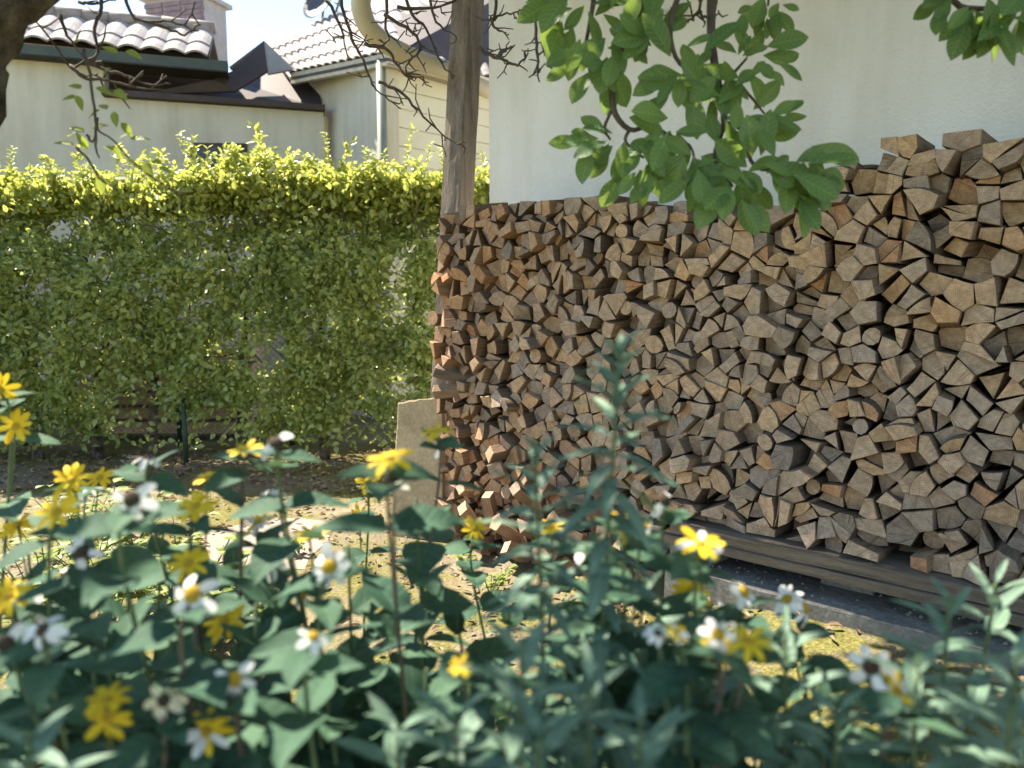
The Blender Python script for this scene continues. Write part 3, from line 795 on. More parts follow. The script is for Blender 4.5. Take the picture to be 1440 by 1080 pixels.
def left_house():
    A = at(0, 150, 9.0); B = at(455, 200, 9.9)
    hit, n = hitter(A, B)
    if n.y < 0: n = -n                                   # n points away from the camera
    r = tag(empty('house', (A.x, A.y, 0)), 'cream neighbouring house at upper left, wavy tiled roof and brick chimney', 'house')
    def g(px): p = hit(px, 300); return Vector((p.x, p.y, -0.3))
    w = MB().slab([g(-260), g(455), hit(455, 158), hit(146, 137), hit(146, 92), hit(-260, 55)], n * 0.25)
    w.build('wall', M['cream_wall'], r)
    # window behind the hedge top
    fr = MB().slab([hit(268, 262), hit(348, 264), hit(348, 202), hit(268, 201)], -n * 0.02).build('window', M['brown'], r)
    MB().slab([hit(274, 258), hit(343, 259), hit(343, 208), hit(274, 207)], -n * 0.03).build('pane', M['dark_glass'], fr)
    # gutter board
    o = -n * 0.22
    MB().slab([hit(-260, 44) + o, hit(322, 93) + o, hit(322, 109) + o, hit(-260, 60) + o], n * 0.16).build('gutter', M['gutter'], r)
    MB().slab([hit(-260, 60) + o, hit(322, 109) + o, hit(322, 109) + n * 0.2, hit(-260, 60) + n * 0.2], Vector((0, 0, 0.02))).build('soffit', M['brown'], r)
    e0 = hit(-60, 54) + o * 1.1; e1 = hit(294, 86) + o * 1.1
    up = Vector((0, 0, 0.52)) + n * 0.8
    tile_roof(r, e0, e1, e0 + up, e1 + up, 11, 2, M['tile_pale'], 0.045)
    # gable end closing board
    # ridge tiles
    a = e0 + up + Vector((0, 0, 0.03)); b = e1 + up + Vector((0, 0, 0.03))
    for i in range(9):
        p = a.lerp(b, i / 9); q = a.lerp(b, (i + 1.1) / 9)
        MB().tube([p, q + Vector((0, 0, 0.0))], [0.085, 0.072], 10).build('ridge_tile', M['tile_ridge'], r, True)
    # roof substrate so nothing shows beneath the tiles
    MB().slab([e0 + up * 0.3 - Vector((0, 0, 0.09)), e1 + up * 0.3 - Vector((0, 0, 0.09)), e1 + up - Vector((0, 0, 0.07)), e0 + up - Vector((0, 0, 0.07))], Vector((0, 0, -0.05))).build('roof_deck', M['brown'], r)
    bk = e0 + up; bk2 = e1 + up
    MB().slab([bk, bk2, bk2 + n * 3 - Vector((0, 0, 1.0)), bk + n * 3 - Vector((0, 0, 1.0))], Vector((0, 0, -0.05))).build('rear_roof', M['tile_ridge'], r)
    # chimney
    d = 11.0
    c0 = at(205, 60, d); c1 = at(283, 60, d - 0.25)
    xa = Vector((c1.x - c0.x, c1.y - c0.y, 0)); wid = xa.length; xa.normalize(); ya = Vector((-xa.y, xa.x, 0))
    if ya.y < 0: ya = -ya
    zb = at(240, 70, d).z - 0.6; zt = at(240, 4, d).z
    ch = MB().box((c0 + c1) * 0.5 * 1.0 + ya * 0.3 + Vector((0, 0, (zb + zt) / 2 - (c0.z + c1.z) / 2)), xa, ya, UP, wid / 2 - 0.012, 0.29, (zt - zb) / 2).build('chimney', M['mortar'], r)
    bh = 0.071; nrow = int((zt - zb) / bh)
    for j in range(nrow):
        z = zb + (j + 0.5) * bh
        off = 0.5 * (j % 2)
        nb = 3
        for s in range(nb):
            t = (s + 0.5) / nb
            cpt = c0.lerp(c1, t); cpt = Vector((cpt.x, cpt.y, z)) + ya * 0.04
            MB().box(cpt + xa * (off * 0.05), xa, ya, UP, wid / nb / 2 - 0.008 - off * 0.02, 0.05, bh / 2 - 0.007).build('brick', M['brick'], ch)
        for s in range(2):
            cpt = Vector((c0.x, c0.y, z)) + ya * (0.2 + 0.28 * s - 0.02)
            MB().box(cpt, ya, xa, UP, 0.12, 0.03, bh / 2 - 0.007).build('brick', M['brick'], ch)
    zc = zt + 0.03
    MB().box((c0 + c1) * 0.5 + ya * 0.3 + Vector((0, 0, zc - (c0.z + c1.z) / 2)), xa, ya, UP, wid / 2 + 0.05, 0.36, 0.03).build('chimney_cap', M['mortar'], ch)
    # low roof between the houses: coping, dark boarded pitch, folded flashing
    MB().slab([hit(146, 128) - n * 0.12, hit(457, 150) - n * 0.12, hit(457, 157) - n * 0.12, hit(146, 136) - n * 0.12], n * 0.4).build('coping', M['brown'], r)
    p1 = hit(146, 131) + n * 0.1; p2 = hit(455, 151) + n * 0.1
    MB().slab([p1, p2, at(440, 92, 10.9), at(300, 104, 10.6), at(150, 96, 9.9)], Vector((0, 0.03, -0.03))).build('low_roof', M['brown'], r)
    MB().slab([at(196, 133, 9.35), at(300, 112, 9.5), at(330, 98, 9.7), at(371, 57, 9.95), at(376, 100, 9.8), at(330, 128, 9.6)], Vector((0, 0.03, -0.01))).build('flashing', M['brown'], r)
    MB().slab([at(371, 57, 9.955), at(414, 97, 10.1), at(376, 104, 9.82)], Vector((0.0, 0.03, -0.01))).build('flashing', M['sheet'], r)
    MB().slab([at(322, 94, 9.75), at(371, 57, 9.99), at(376, 90, 10.3), at(330, 100, 9.9)], Vector((0, 0.05, -0.02))).build('flashing', M['tile_pale'], r)
left_house()

def right_house():
    Bp = at(452, 200, 10.3); C = at(538, 200, 9.0); D = at(760, 200, 10.9)
    hitA, nA = hitter(Bp, C); hitB, nB = hitter(C, D)
    if nA.y < 0: nA = -nA
    if nB.y < 0: nB = -nB
    r = tag(empty('house', (C.x, C.y, 0)), 'cream boarded neighbouring house behind the hedge with pale corrugated tile roof and dish', 'house')
    gd = lambda p: Vector((p.x, p.y, -0.3))
    MB().slab([gd(hitA(420, 300)), gd(hitA(538, 300)), hitA(538, 88), hitA(420, 104)], nA * 0.2).build('wall', M['cream_wall'], r)
    MB().slab([gd(C), gd(D), Vector((D.x, D.y, hitB(538, 92).z)), hitB(538, 92)], nB * 0.2 + Vector((0.1, 0, 0))).build('wall', M['cream_board'], r)
    # cladding boards with shadow gaps
    zt = hitB(538, 92).z; zb = 0.3; k = 0
    z = zt - 0.03
    while z > zb:
        h = 0.21
        a = Vector((C.x, C.y, z)); b = Vector((D.x, D.y, z))
        MB().slab([a, b, b - UP * (h - 0.014), a - UP * (h - 0.014)], -nB * 0.022).build('cladding_board', M['cream_board'], r)
        z -= h
    # corner post and eave
    MB().tube([gd(C) - nB * 0.06 + Vector((-0.04, 0, 0)), Vector((C.x, C.y, zt + 0.05)) - nB * 0.06 + Vector((-0.04, 0, 0))], 0.055, 10).build('corner_pipe', M['trim_green'], r, True)
    ea = at(408, 103, 10.15); eb = at(545, 74, 8.7)
    MB().slab([ea, eb, eb + Vector((0, 0, -0.13)), ea + Vector((0, 0, -0.13))], Vector((0.05, 0.05, 0))).build('fascia', M['pipe'], r)
    ec = Vector((D.x, D.y, eb.z)) - nB * 0.35
    MB().slab([eb, ec, ec + Vector((0, 0, -0.13)), eb + Vector((0, 0, -0.13))], Vector((-0.02, 0.05, 0))).build('fascia', M['pipe'], r)
    MB().slab([eb - UP * 0.125, ec - UP * 0.125, ec - UP * 0.125 + nB * 0.5, ea - UP * 0.125 + nA * 0.6], Vector((0, 0, 0.02))).build('soffit', M['soffit'], r)
    ra = at(372, 60, 11.6); rb = at(500, 8, 11.3)
    tile_roof(r, ea, eb, ra, rb, 13, 4, M['tile_pale'], 0.035)
    rc = ec + (rb - eb)
    rd = at(760, -40, 12.8)
    tile_roof(r, eb, ec, rb, rd, 16, 5, M['tile_pale'], 0.035)
    MB().slab([ea - UP * 0.05, eb - UP * 0.05, rb - UP * 0.05, ra - UP * 0.05], Vector((0, 0, -0.04))).build('roof_deck', M['brown'], r)
    MB().slab([eb - UP * 0.05, ec - UP * 0.05, rd - UP * 0.05, rb - UP * 0.05], Vector((0, 0, -0.04))).build('roof_deck', M['brown'], r)
right_house()

def dish():
    d = 11.4
    b = at(452, 36, d)
    r = tag(empty('satellite_dish', b), 'dark grey satellite dish on a short mast above the pale tiled roof', 'satellite dish')
    MB().tube([b - Vector((0, 0, 0.12)), at(455, 0, d)], 0.022, 8).build('mast', M['steel'], r, True)
    c = at(450, 1, d - 0.1); ax = Vector((-0.5, -0.75, 0.35)).normalized(); a1 = ax.orthogonal().normalized(); a2 = ax.cross(a1)
    V = [c - ax * 0.05]; Fc = []; n = 24
    for i, (rr, h) in enumerate(((0.12, 0.0), (0.22, 0.03), (0.30, 0.08))):
        for k in range(n):
            an = 6.2832 * k / n; V.append(c + a1 * (rr * math.cos(an)) + a2 * (rr * math.sin(an)) + ax * (h - 0.04))
    for k in range(n): Fc.append((0, 1 + k, 1 + (k + 1) % n))
    for i in range(2):
        for k in range(n):
            k2 = (k + 1) % n; Fc.append((1 + i * n + k, 1 + (i + 1) * n + k, 1 + (i + 1) * n + k2, 1 + i * n + k2))
    o = mk('reflector', V, Fc, M['dish'], r, smooth=True)
    so = o.modifiers.new('thick', 'SOLIDIFY'); so.thickness = 0.008
    MB().tube([c - a1 * 0.28, c - a1 * 0.1 + ax * 0.32], 0.012, 6).build('arm', M['steel'], r)
    MB().tube([at(470, 24, d), at(478, 0, d - 0.2), at(482, -20, d - 0.2)], 0.02, 6).build('stay', M['steel'], r)
dish()

# ------------------------------------------------------------------ chain link fence and boards beyond the hedge
HX0, HX1, HY0, HY1 = -6.0, 0.6, 6.95, 7.8
FY = 7.95
def fence():
    r = tag(empty('chain_link_fence', (-2.7, FY, 0)), 'chain link wire fence on dark green posts behind the hedge', 'fence')
    mb = MB(); x0, x1, z0, z1 = -6.2, 1.2, 0.05, 1.65; c = 0.062; n = int((x1 - x0 + z1 - z0) / c)
    for i in range(n):
        for s in (0, 1):
            xa = x0 - (z1 - z0) + i * c
            pts = []
            a = max(x0, xa); b = min(x1, xa + (z1 - z0))
            if b - a < 0.02: continue
            za, zb_ = z0 + (a - xa), z0 + (b - xa)
            if s: za, zb_ = z1 - (a - xa), z1 - (b - xa)
            mb.tube([(a, FY + 0.004 * s, za), (b, FY + 0.004 * s, zb_)], 0.0022, 3, False)
    mb.build('wire_mesh', M['wire'], r)
    for px in (28, 249, 408, 590):
        p = at(px, 600, FY); 
        MB().tube([(p.x, FY - 0.04, -0.1), (p.x, FY - 0.04, 1.72)], 0.028, 10).build('post', M['fence_green'], r, True)
    MB().tube([(x0, FY, z1), (x1, FY, z1)], 0.004, 5).build('tension_wire', M['wire'], r)
    # nearer green stake standing in front of the hedge
fence()
p = on_ground(250, 662)
tag(MB().tube([(p.x, 6.92, -0.1), (p.x, 6.92, 0.62)], 0.022, 10).build('stake', M['fence_green'], None, True), 'dark green metal stake standing at the front of the hedge', 'stake')
def plank_pile():
    R = random.Random(4)
    names = ['lowest', 'second', 'third', 'fourth', 'fifth', 'topmost']
    for k in range(6):
        a = at(142, 600, 8.35); b = at(345, 600, 8.35)
        z = 0.12 + k * 0.155
        cx = (a.x + b.x) / 2 + R.uniform(-0.06, 0.06)
        c = Vector((cx, 8.4 + R.uniform(-0.04, 0.04), z))
        ax = Vector((1, R.uniform(-0.03, 0.03), 0)).normalized(); ay = Vector((-ax.y, ax.x, 0))
        o = MB().box((0, 0, 0), Vector((1, 0, 0)), Vector((0, 1, 0)), UP, 0.85 + R.uniform(-0.08, 0.08), 0.15, 0.058).build('plank', M['plank_red'])
        o.matrix_world = Matrix.Translation(c) @ Matrix((ax, ay, UP)).transposed().to_4x4()
        tag(o, 'reddish wooden plank beyond the fence, %s in its pile counted upwards' % names[k], 'plank', 'planks piled beyond the fence')
plank_pile()

# ------------------------------------------------------------------ leaves, fast
def leaf_cloud(pos, dirs, nrm, ln, wd, fold=0.25):
    """arrays -> verts, faces of folded leaves (6 verts, 4 faces: two quads and two tips)"""
    n = len(pos)
    dirs = dirs / np.linalg.norm(dirs, axis=1, keepdims=True)
    side = np.cross(dirs, nrm); side /= np.linalg.norm(side, axis=1, keepdims=True) + 1e-9
    nrm = np.cross(side, dirs)
    l = ln[:, None]; w = wd[:, None]
    a = pos; b = pos + dirs * l
    m1 = pos + dirs * l * 0.35; m2 = pos + dirs * l * 0.7
    up = nrm * w * fold
    V = np.stack([a, m1 + side * w * 0.5 + up, m2 + side * w * 0.40 + up * 0.8, b, m2 - side * w * 0.40 + up * 0.8, m1 - side * w * 0.5 + up], axis=1)
    V = V.reshape(-1, 3)
    idx = np.arange(n)[:, None] * 6
    Fq = np.concatenate([idx + np.array([[0, 1, 2, 3]]), idx + np.array([[0, 3, 4, 5]])], axis=0)
    return V, Fq
def quad_mesh(name, V, Fq, mat):
    me = bpy.data.meshes.new(name)
    nv, nf = len(V), len(Fq); k = Fq.shape[1]
    me.vertices.add(nv); me.vertices.foreach_set('co', V.astype(np.float32).ravel())
    me.loops.add(nf * k); me.loops.foreach_set('vertex_index', Fq.astype(np.int32).ravel())
    me.polygons.add(nf); me.polygons.foreach_set('loop_start', np.arange(0, nf * k, k, dtype=np.int32))
    me.update(calc_edges=True); me.validate()
    me.materials.append(mat)
    return me
def rand_unit(n):
    v = npr.normal(size=(n, 3)); return v / np.linalg.norm(v, axis=1, keepdims=True)

# holes seen through the hedge: px centre, half sizes, keep probability
HOLES = [(40, 470, 40, 16, 0.45), (260, 440, 30, 14, 0.5), (480, 560, 26, 12, 0.5), (240, 330, 40, 12, 0.5), (84, 330, 26, 10, 0.0), (190, 400, 16, 12, 0.3), (50, 405, 34, 14, 0.35), (130, 445, 30, 14, 0.45), (192, 580, 54, 50, 0.03), (295, 600, 52, 32, 0.04), (360, 500, 46, 28, 0.08), (555, 432, 24, 14, 0.3),
         (330, 385, 26, 16, 0.45), (390, 480, 24, 18, 0.35), (450, 470, 20, 12, 0.5), (120, 545, 14, 20, 0.3), (510, 620, 40, 14, 0.2), (170, 305, 40, 14, 0.4), (70, 520, 20, 14, 0.5)]
def hedge_top(x):
    return 2.50 + 0.08 * noise.noise((x * 1.6, 0, 7)) + 0.17 * noise.noise((x * 5.0, 0, 3)) + 0.05 * (x + 3) / 3.0 + 0.15 * math.exp(-((x + 2.2) / 0.75) ** 2)
def hedge():
    r = tag(empty('hedge', (-2.7, 7.3, 0)), 'tall clipped leafy green hedge with sunlit yellow-green top', 'hedge')
    n = 135000
    x = npr.uniform(HX0, HX1 + 0.5, n); s = npr.random(n)
    y = np.where(s < 0.62, HY0 + np.abs(npr.normal(0, 0.14, n)), npr.uniform(HY0, HY1, n))
    z = npr.uniform(0.15, 2.6, n)
    y = y + 0.95 * np.maximum(z - 1.78, 0) ** 1.1 * (s < 0.62)
    top = s > 0.80
    z = np.where(top, 2.56 - np.abs(npr.normal(0, 0.13, n)), z); y = np.where(top, npr.uniform(HY0 + 0.12, HY1, n), y)
    keep = np.ones(n, bool)
    c, sn = math.cos(PITCH), math.sin(PITCH)
    dy = y; dz = z - CAM.z
    dep = dy * c - dz * sn; px = 720 + FPX * x / dep; py = 540 - FPX * (dy * sn + dz * c) / dep
    rr = npr.random(n)
    for (hx, hy, wx, wy, kp) in HOLES:
        inside = ((px - hx) / wx) ** 2 + ((py - hy) / wy) ** 2 < 1 + 0.5 * npr.normal(size=n)
        keep &= ~(inside & (rr > kp))
    for i in range(n):
        if not keep[i]: continue
        X, Y, Zz = x[i], y[i], z[i]
        yo = 0.17 * noise.noise((X * 1.5, Zz * 1.5, 0)) + 0.13 * noise.noise((X * 4.2, Zz * 4.2, 3))
        y[i] = Y + yo
        if Zz > hedge_top(X) + 0.09 * noise.noise((X * 7, Y * 7, 2)): keep[i] = False; continue
        low = 0.34 + 0.22 * noise.noise((X * 1.2, 3.3, 0))
        if Zz < low and rr[i] > 0.12: keep[i] = False; continue
        cn = noise.noise((X * 3.4, Y * 3.4, Zz * 3.4 + 5)) + 0.5 * noise.noise((X * 8.5, Y * 8.5, Zz * 8.5))
        if cn < -0.17 and rr[i] > 0.06 and Zz < 2.25: keep[i] = False
    pos = np.stack([x, y, z], 1)[keep]; m = len(pos)
    d = rand_unit(m) * 0.9 + np.array([0, -0.45, -0.15]); nr = rand_unit(m) * 0.75 + np.array([0, -0.55, 0.6])
    tp = pos[:, 2] > 2.2; d[tp] += np.array([0, 0.2, 0.75])
    sp_p, sp_d = [], []
    for k in range(420):
        X = npr.uniform(HX0, HX1 + 0.4); Y = npr.uniform(7.15, 7.75); zb = hedge_top(X) - 0.12
        ln_ = abs(npr.normal(0, 0.13)) + 0.10; lean = npr.normal(0, 0.35, 2)
        for q in range(int(ln_ / 0.012) + 5):
            t = npr.random() * ln_
            sp_p.append((X + lean[0] * t + npr.normal(0, 0.018), Y + lean[1] * t + npr.normal(0, 0.018), zb + t)); sp_d.append((npr.normal(0, 1) + lean[0], npr.normal(0, 1), 0.6 + npr.normal(0, 0.4)))
    pos = np.concatenate([pos, np.array(sp_p)]); d = np.concatenate([d, np.array(sp_d)]); nr = np.concatenate([nr, rand_unit(len(sp_p)) * 0.7 + np.array([0, -0.3, 0.8])]); m = len(pos)
    sunlit_top = pos[:, 2] + npr.normal(0, 0.20, m) + 0.20 * np.array([noise.noise((a * 2.3, 1.7, b)) for a, b in zip(pos[:, 0], pos[:, 1])]) > 2.26  # yellower leaves take over upwards, giving the sunlit top band in colour
    for sel, nm_, mt in ((~sunlit_top, 'foliage', 'hedge_leaf'), (sunlit_top, 'sunlit_new_growth', 'hedge_sunlit_new')):
        k = int(sel.sum())
        V, Fq = leaf_cloud(pos[sel], d[sel], nr[sel], npr.uniform(0.045, 0.088, k), npr.uniform(0.028, 0.050, k))
        me = quad_mesh(nm_, V - np.array([-2.7, 7.3, 0]), Fq, M[mt])
        o = bpy.data.objects.new(nm_, me); link(o, r); o['kind'] = 'stuff'
    # trunks
    R = random.Random(9)
    for px in (40, 128, 205, 330, 452, 585, 655):
        p = at(px, 640, 7.2); X = p.x
        pts = [(X, 7.22, -0.1), (X + R.uniform(-.03, .03), 7.24, 0.35), (X + R.uniform(-.08, .08), 7.3, 0.8), (X + R.uniform(-.15, .15), 7.35, 1.4), (X + R.uniform(-.2, .2), 7.35, 2.0)]
        MB().tube(spline(pts, 3), [0.055, 0.052, 0.048, 0.045, 0.042, 0.038, 0.035, 0.03, 0.027, 0.022, 0.018, 0.014, 0.01], 8).build('trunk', M['trunk'], r, True)
    tw = MB()
    for i in range(260):
        X = R.uniform(HX0, HX1); Z = R.uniform(0.4, 2.2); Y = R.uniform(7.1, 7.6)
        a = Vector((X, Y, Z)); b = a + Vector((R.uniform(-.3, .3), R.uniform(-.3, .1), R.uniform(0.0, .35)))
        tw.tube([a, (a + b) / 2 + Vector((R.uniform(-.04, .04), 0, R.uniform(-.04, .04))), b], [0.008, 0.006, 0.003], 4, False)
    o = tw.build('twigs', M['twig'], r); o['kind'] = 'stuff'
    # upright shoots above the clipped top
    shoots = [(12, 232), (60, 228), (112, 238), (196, 240), (252, 180), (292, 205), (362, 182), (405, 208), (458, 188), (512, 200), (540, 215), (580, 178), (606, 205), (618, 212), (678, 212), (690, 225), (150, 245), (330, 222), (482, 222), (430, 225), (230, 215), (275, 225)]
    for k in range(26): shoots.append((R.uniform(0, 700), 262 - abs(R.gauss(0, 22))))
    for (px, py) in shoots:
        Y = R.uniform(7.15, 7.5); tp_ = at(px, py + R.uniform(-4, 10), Y); b = Vector((tp_.x + R.gauss(0, .12), tp_.y + R.gauss(0, .1), 2.3))
        st = MB().tube([b, b.lerp(tp_, 0.5) + Vector((R.uniform(-.02, .02), 0, 0)), tp_], [0.005, 0.004, 0.002], 4).build('shoot', M['stem'], r)
        nl = max(10, int((tp_.z - b.z) / 0.016)); ps = []; ds = []; ns = []
        for k in range(nl):
            t = 0.15 + 0.85 * k / (nl - 1); q = b.lerp(tp_, t); an = k * 2.4
            ps.append(q); ds.append((math.cos(an) + R.gauss(0,.3), math.sin(an) + R.gauss(0,.3), R.gauss(0.5,.35))); ns.append((0, -0.3, 1))
        V, Fq = leaf_cloud(np.array(ps), np.array(ds), np.array(ns, float), npr.uniform(0.036, 0.075, nl), npr.uniform(0.024, 0.042, nl))
        me = quad_mesh('leaves', V - np.array([-2.7, 7.3, 0]), Fq, M['hedge_sunlit_new'])
        o = bpy.data.objects.new('leaves', me); link(o, st)
hedge()

# ------------------------------------------------------------------ single leaf meshes
def leaf_mesh(name, mat, w=0.45, shape='ovate', droop=0.12, fold=0.12, wave=0.0, nx=2, ny=8, seed=0, tooth=0.0):
    V = []; Fc = []; R = random.Random(seed)
    for j in range(ny + 1):
        t = j / ny
        if shape == 'ovate': h = (math.sin(math.pi * t ** 0.72)) ** 0.9 * (1 - 0.15 * t)
        elif shape == 'obovate': h = (math.sin(math.pi * t ** 1.25)) ** 0.8
        elif shape == 'lance': h = (math.sin(math.pi * t ** 0.8)) ** 0.75
        else: h = math.sin(math.pi * t)
        h = max(h, 0.03 if t < 0.5 else 0.0) * w * 0.5
        for i in range(-nx, nx + 1):
            s = i / nx
            hh = h * (1 + (tooth * (1 if j % 2 else -1) if abs(i) == nx else 0))
            V.append((s * hh, t, -droop * t * t + fold * abs(s) * h * 2 + wave * math.sin(7 * t + 2 * s + seed) * abs(s)))
    m = 2 * nx + 1
    for j in range(ny):
        for i in range(m - 1): Fc.append((j * m + i, j * m + i + 1, (j + 1) * m + i + 1, (j + 1) * m + i))
    return mesh_of(name, V, Fc, mat, smooth=True)
def place(me, name, base, direction, normal, length, parent, width=1.0):
    d = Vector(direction).normalized(); n = Vector(normal); x = d.cross(n)
    if x.length < 1e-4: x = d.orthogonal()
    x.normalize(); z = x.cross(d)
    o = bpy.data.objects.new(name, me)
    Mx = Matrix((x, d, z)).transposed().to_4x4()
    Mx = Matrix.Translation(Vector(base)) @ Mx @ Matrix.Diagonal((length * width, length, length, 1))
    link(o, parent)
    # parents carry translation only
    off = Vector((0, 0, 0)); p = parent
    while p is not None: off += p.location; p = p.parent
    Mx.translation = Mx.translation - off
    o.matrix_basis = Mx
    return o

# ------------------------------------------------------------------ magnolia tree
MAG = [leaf_mesh('leaf', M['magnolia'], 0.44 + 0.06 * (k % 3), 'obovate', 0.04 + 0.07 * (k % 3), 0.08 + 0.05 * (k % 2), 0.012, 2, 9, k) for k in range(6)]
YNG = [leaf_mesh('leaf', M['young'], 0.55, 'ovate', 0.1, 0.15, 0.01, 2, 6, k) for k in range(3)]
def magnolia():
    R = random.Random(21)
    base = Vector((-2.6, 1.7, 0))
    r = tag(empty('magnolia_tree', base), 'rough-barked tree at upper left with leafy and bare twigs hanging into view', 'tree')
    # trunk leaning in from the left and the bough that crosses the corner of the picture
    tr = [base + Vector((0, 0, -0.1)), Vector((-2.5, 1.75, 0.6)), Vector((-2.2, 1.85, 1.3)), at(-110, 190, 2.0), at(-52, 62, 2.0), at(10, -12, 2.02), at(75, -75, 2.05), at(190, -200, 2.0), at(330, -420, 1.9)]
    pts = spline(tr, 6); rad = [0.15 - 0.095 * i / (len(pts) - 1) for i in range(len(pts))]
    mb = MB().tube(pts, rad, 22)
    for v in mb.V: 
        w = noise.noise(Vector(v) * 14) * 0.022 + noise.noise(Vector(v) * 38) * 0.012
        v += (v - min(pts, key=lambda p: (p - v).length_squared)).normalized() * w
    mb.build('trunk', M['trunk'], r, True)
    boughs = []
    def branch(px_pts, rad0, rad1, name='branch', n=4, jit=0.0, mat=M['twig']):
        P = spline([at(*p) for p in px_pts], n)
        if jit: P = [p + Vector((R.gauss(0, jit), R.gauss(0, jit), R.gauss(0, jit))) for p in P]
        return MB().tube(P, [rad0 + (rad1 - rad0) * i / (len(P) - 1) for i in range(len(P))], 6).build(name, mat, r, True), P
    # overhead limb that carries the leafy sprays (above the picture)
    top = pts[-1]
    branch([(330, -420, 1.9), (560, -330, 2.0), (800, -260, 2.1), (1000, -240, 2.1), (1250, -210, 2.0)], 0.06, 0.03, 'limb', 5)
    b1, _ = branch([(860, -255, 2.1), (850, -120, 2.15), (835, 0, 2.15), (822, 70, 2.15)], 0.013, 0.005)
    b2, _ = branch([(1000, -240, 2.1), (960, -110, 2.1), (905, 0, 2.1), (868, 90, 2.12), (862, 150, 2.12), (885, 182, 2.1), (915, 175, 2.1)], 0.016, 0.005)
    b3, _ = branch([(1000, -240, 2.1), (985, -80, 2.05), (945, 20, 2.05), (950, 80, 2.05), (985, 112, 2.05)], 0.012, 0.004)
    b4, _ = branch([(1060, -235, 2.1), (1010, -90, 2.15), (1000, 40, 2.15), (1012, 130, 2.12), (1018, 172, 2.1), (1005, 225, 2.08), (1030, 262, 2.05)], 0.016, 0.004)
    b5, _ = branch([(1018, 172, 2.1), (1045, 185, 2.1), (1062, 235, 2.08), (1115, 235, 2.05)], 0.007, 0.004)
    b6, _ = branch([(1012, 130, 2.12), (1030, 105, 2.15), (1050, 82, 2.15)], 0.006, 0.003)
    b7, _ = branch([(885, 182, 2.1), (880, 200, 2.1), (905, 222, 2.08)], 0.006, 0.003)
    b8, _ = branch([(1100, -235, 2.1), (1085, -60, 2.2), (1080, 8, 2.2)], 0.008, 0.003)
    b9, _ = branch([(1250, -210, 2.0), (1310, -90, 1.95), (1340, 0, 1.95), (1380, 12, 1.95), (1420, 10, 1.95)], 0.012, 0.005)
    b10, _ = branch([(915, 175, 2.1), (940, 190, 2.1), (970, 205, 2.08), (978, 232, 2.06)], 0.006, 0.003)
    b11, _ = branch([(862, 150, 2.12), (850, 180, 2.12), (858, 196, 2.1)], 0.006, 0.003)
    b12, _ = branch([(1012, 100, 2.12), (1050, 130, 2.1), (1075, 160, 2.1)], 0.006, 0.003)
    # whorls: centre px, depth, count, size, mean direction in the picture (dx,dy up), spread
    W = [(b1, 800, 8, 2.12, 7, 0.125, (-0.5, -0.3), 1.3), (b1, 845, 10, 2.15, 6, 0.12, (0.4, 0.2), 1.5), (b1, 822, 62, 2.12, 7, 0.115, (-0.3, -1), 1.0),
         (b2, 866, 55, 2.1, 5, 0.12, (0.6, 0.0), 1.2), (b2, 855, 90, 2.12, 5, 0.115, (0.1, -1), 0.9), (b11, 858, 197, 2.1, 8, 0.112, (-0.7, -0.3), 1.1),
         (b3, 955, 112, 2.05, 8, 0.12, (0, -0.1), 2.2), (b3, 925, 60, 2.05, 6, 0.12, (-0.2, 0.2), 2.0), (b3, 975, 92, 2.08, 5, 0.11, (0.4, 0.2), 1.5),
         (b6, 1050, 82, 2.15, 6, 0.085, (0.2, 0.9), 1.0), (b12, 1070, 92, 2.12, 4, 0.10, (0.9, -0.2), 0.7), (b4, 1012, 120, 2.1, 6, 0.115, (-0.1, -0.2), 2.2),
         (b12, 1080, 172, 2.1, 6, 0.11, (0.8, 0.25), 0.8), (b4, 1020, 160, 2.08, 5, 0.115, (0.2, 0.1), 2.0), (b7, 905, 222, 2.06, 7, 0.115, (-0.1, -0.9), 0.9),
         (b10, 940, 185, 2.08, 6, 0.115, (-0.2, -0.2), 1.8), (b10, 978, 232, 2.05, 7, 0.115, (0, -0.8), 1.1), (b5, 1062, 240, 2.03, 9, 0.125, (0.1, 0.1), 2.4),
         (b5, 1128, 232, 2.03, 7, 0.13, (0.9, -0.25), 0.8), (b5, 1112, 245, 2.02, 6, 0.12, (0.5, -0.9), 0.7), (b4, 1030, 262, 2.02, 8, 0.11, (0, -0.9), 1.2), (b4, 1003, 222, 2.06, 4, 0.10, (-0.6, 0), 1.2),
         (b8, 1078, 5, 2.2, 9, 0.085, (0, -0.8), 1.2), (b9, 1335, 2, 1.95, 7, 0.10, (-0.7, -0.3), 1.0), (b9, 1378, 14, 1.94, 7, 0.11, (0, -0.9), 1.0), (b9, 1422, 14, 1.93, 8, 0.115, (0.1, -0.8), 1.3), (b9, 1440, -8, 1.95, 6, 0.115, (-0.4, -0.4), 1.5)]
    for br, px, py, dp, cnt, size, (mx, my), spr in W:
        c = at(px, py, dp); a0 = math.atan2(my, mx)
        cnt = int(cnt * 1.55 + 0.5)
        for k in range(cnt):
            an = a0 + spr * (2 * (k + 0.5) / cnt - 1) + R.gauss(0, 0.15)
            d = Vector((math.cos(an), R.gauss(-0.1, 0.3), math.sin(an) - 0.1)).normalized()
            nm = Vector((R.gauss(0, 0.35), -1.0, 0.55 + R.gauss(0, 0.35)))
            l = size * R.uniform(0.55, 1.08)
            off = d * R.uniform(0.004, 0.02) + Vector((R.gauss(0, .022), R.gauss(0, .035), R.gauss(0, .022)))
            place(R.choice(MAG), 'leaf', c + off, d, nm, l, br, R.uniform(0.85, 1.1))
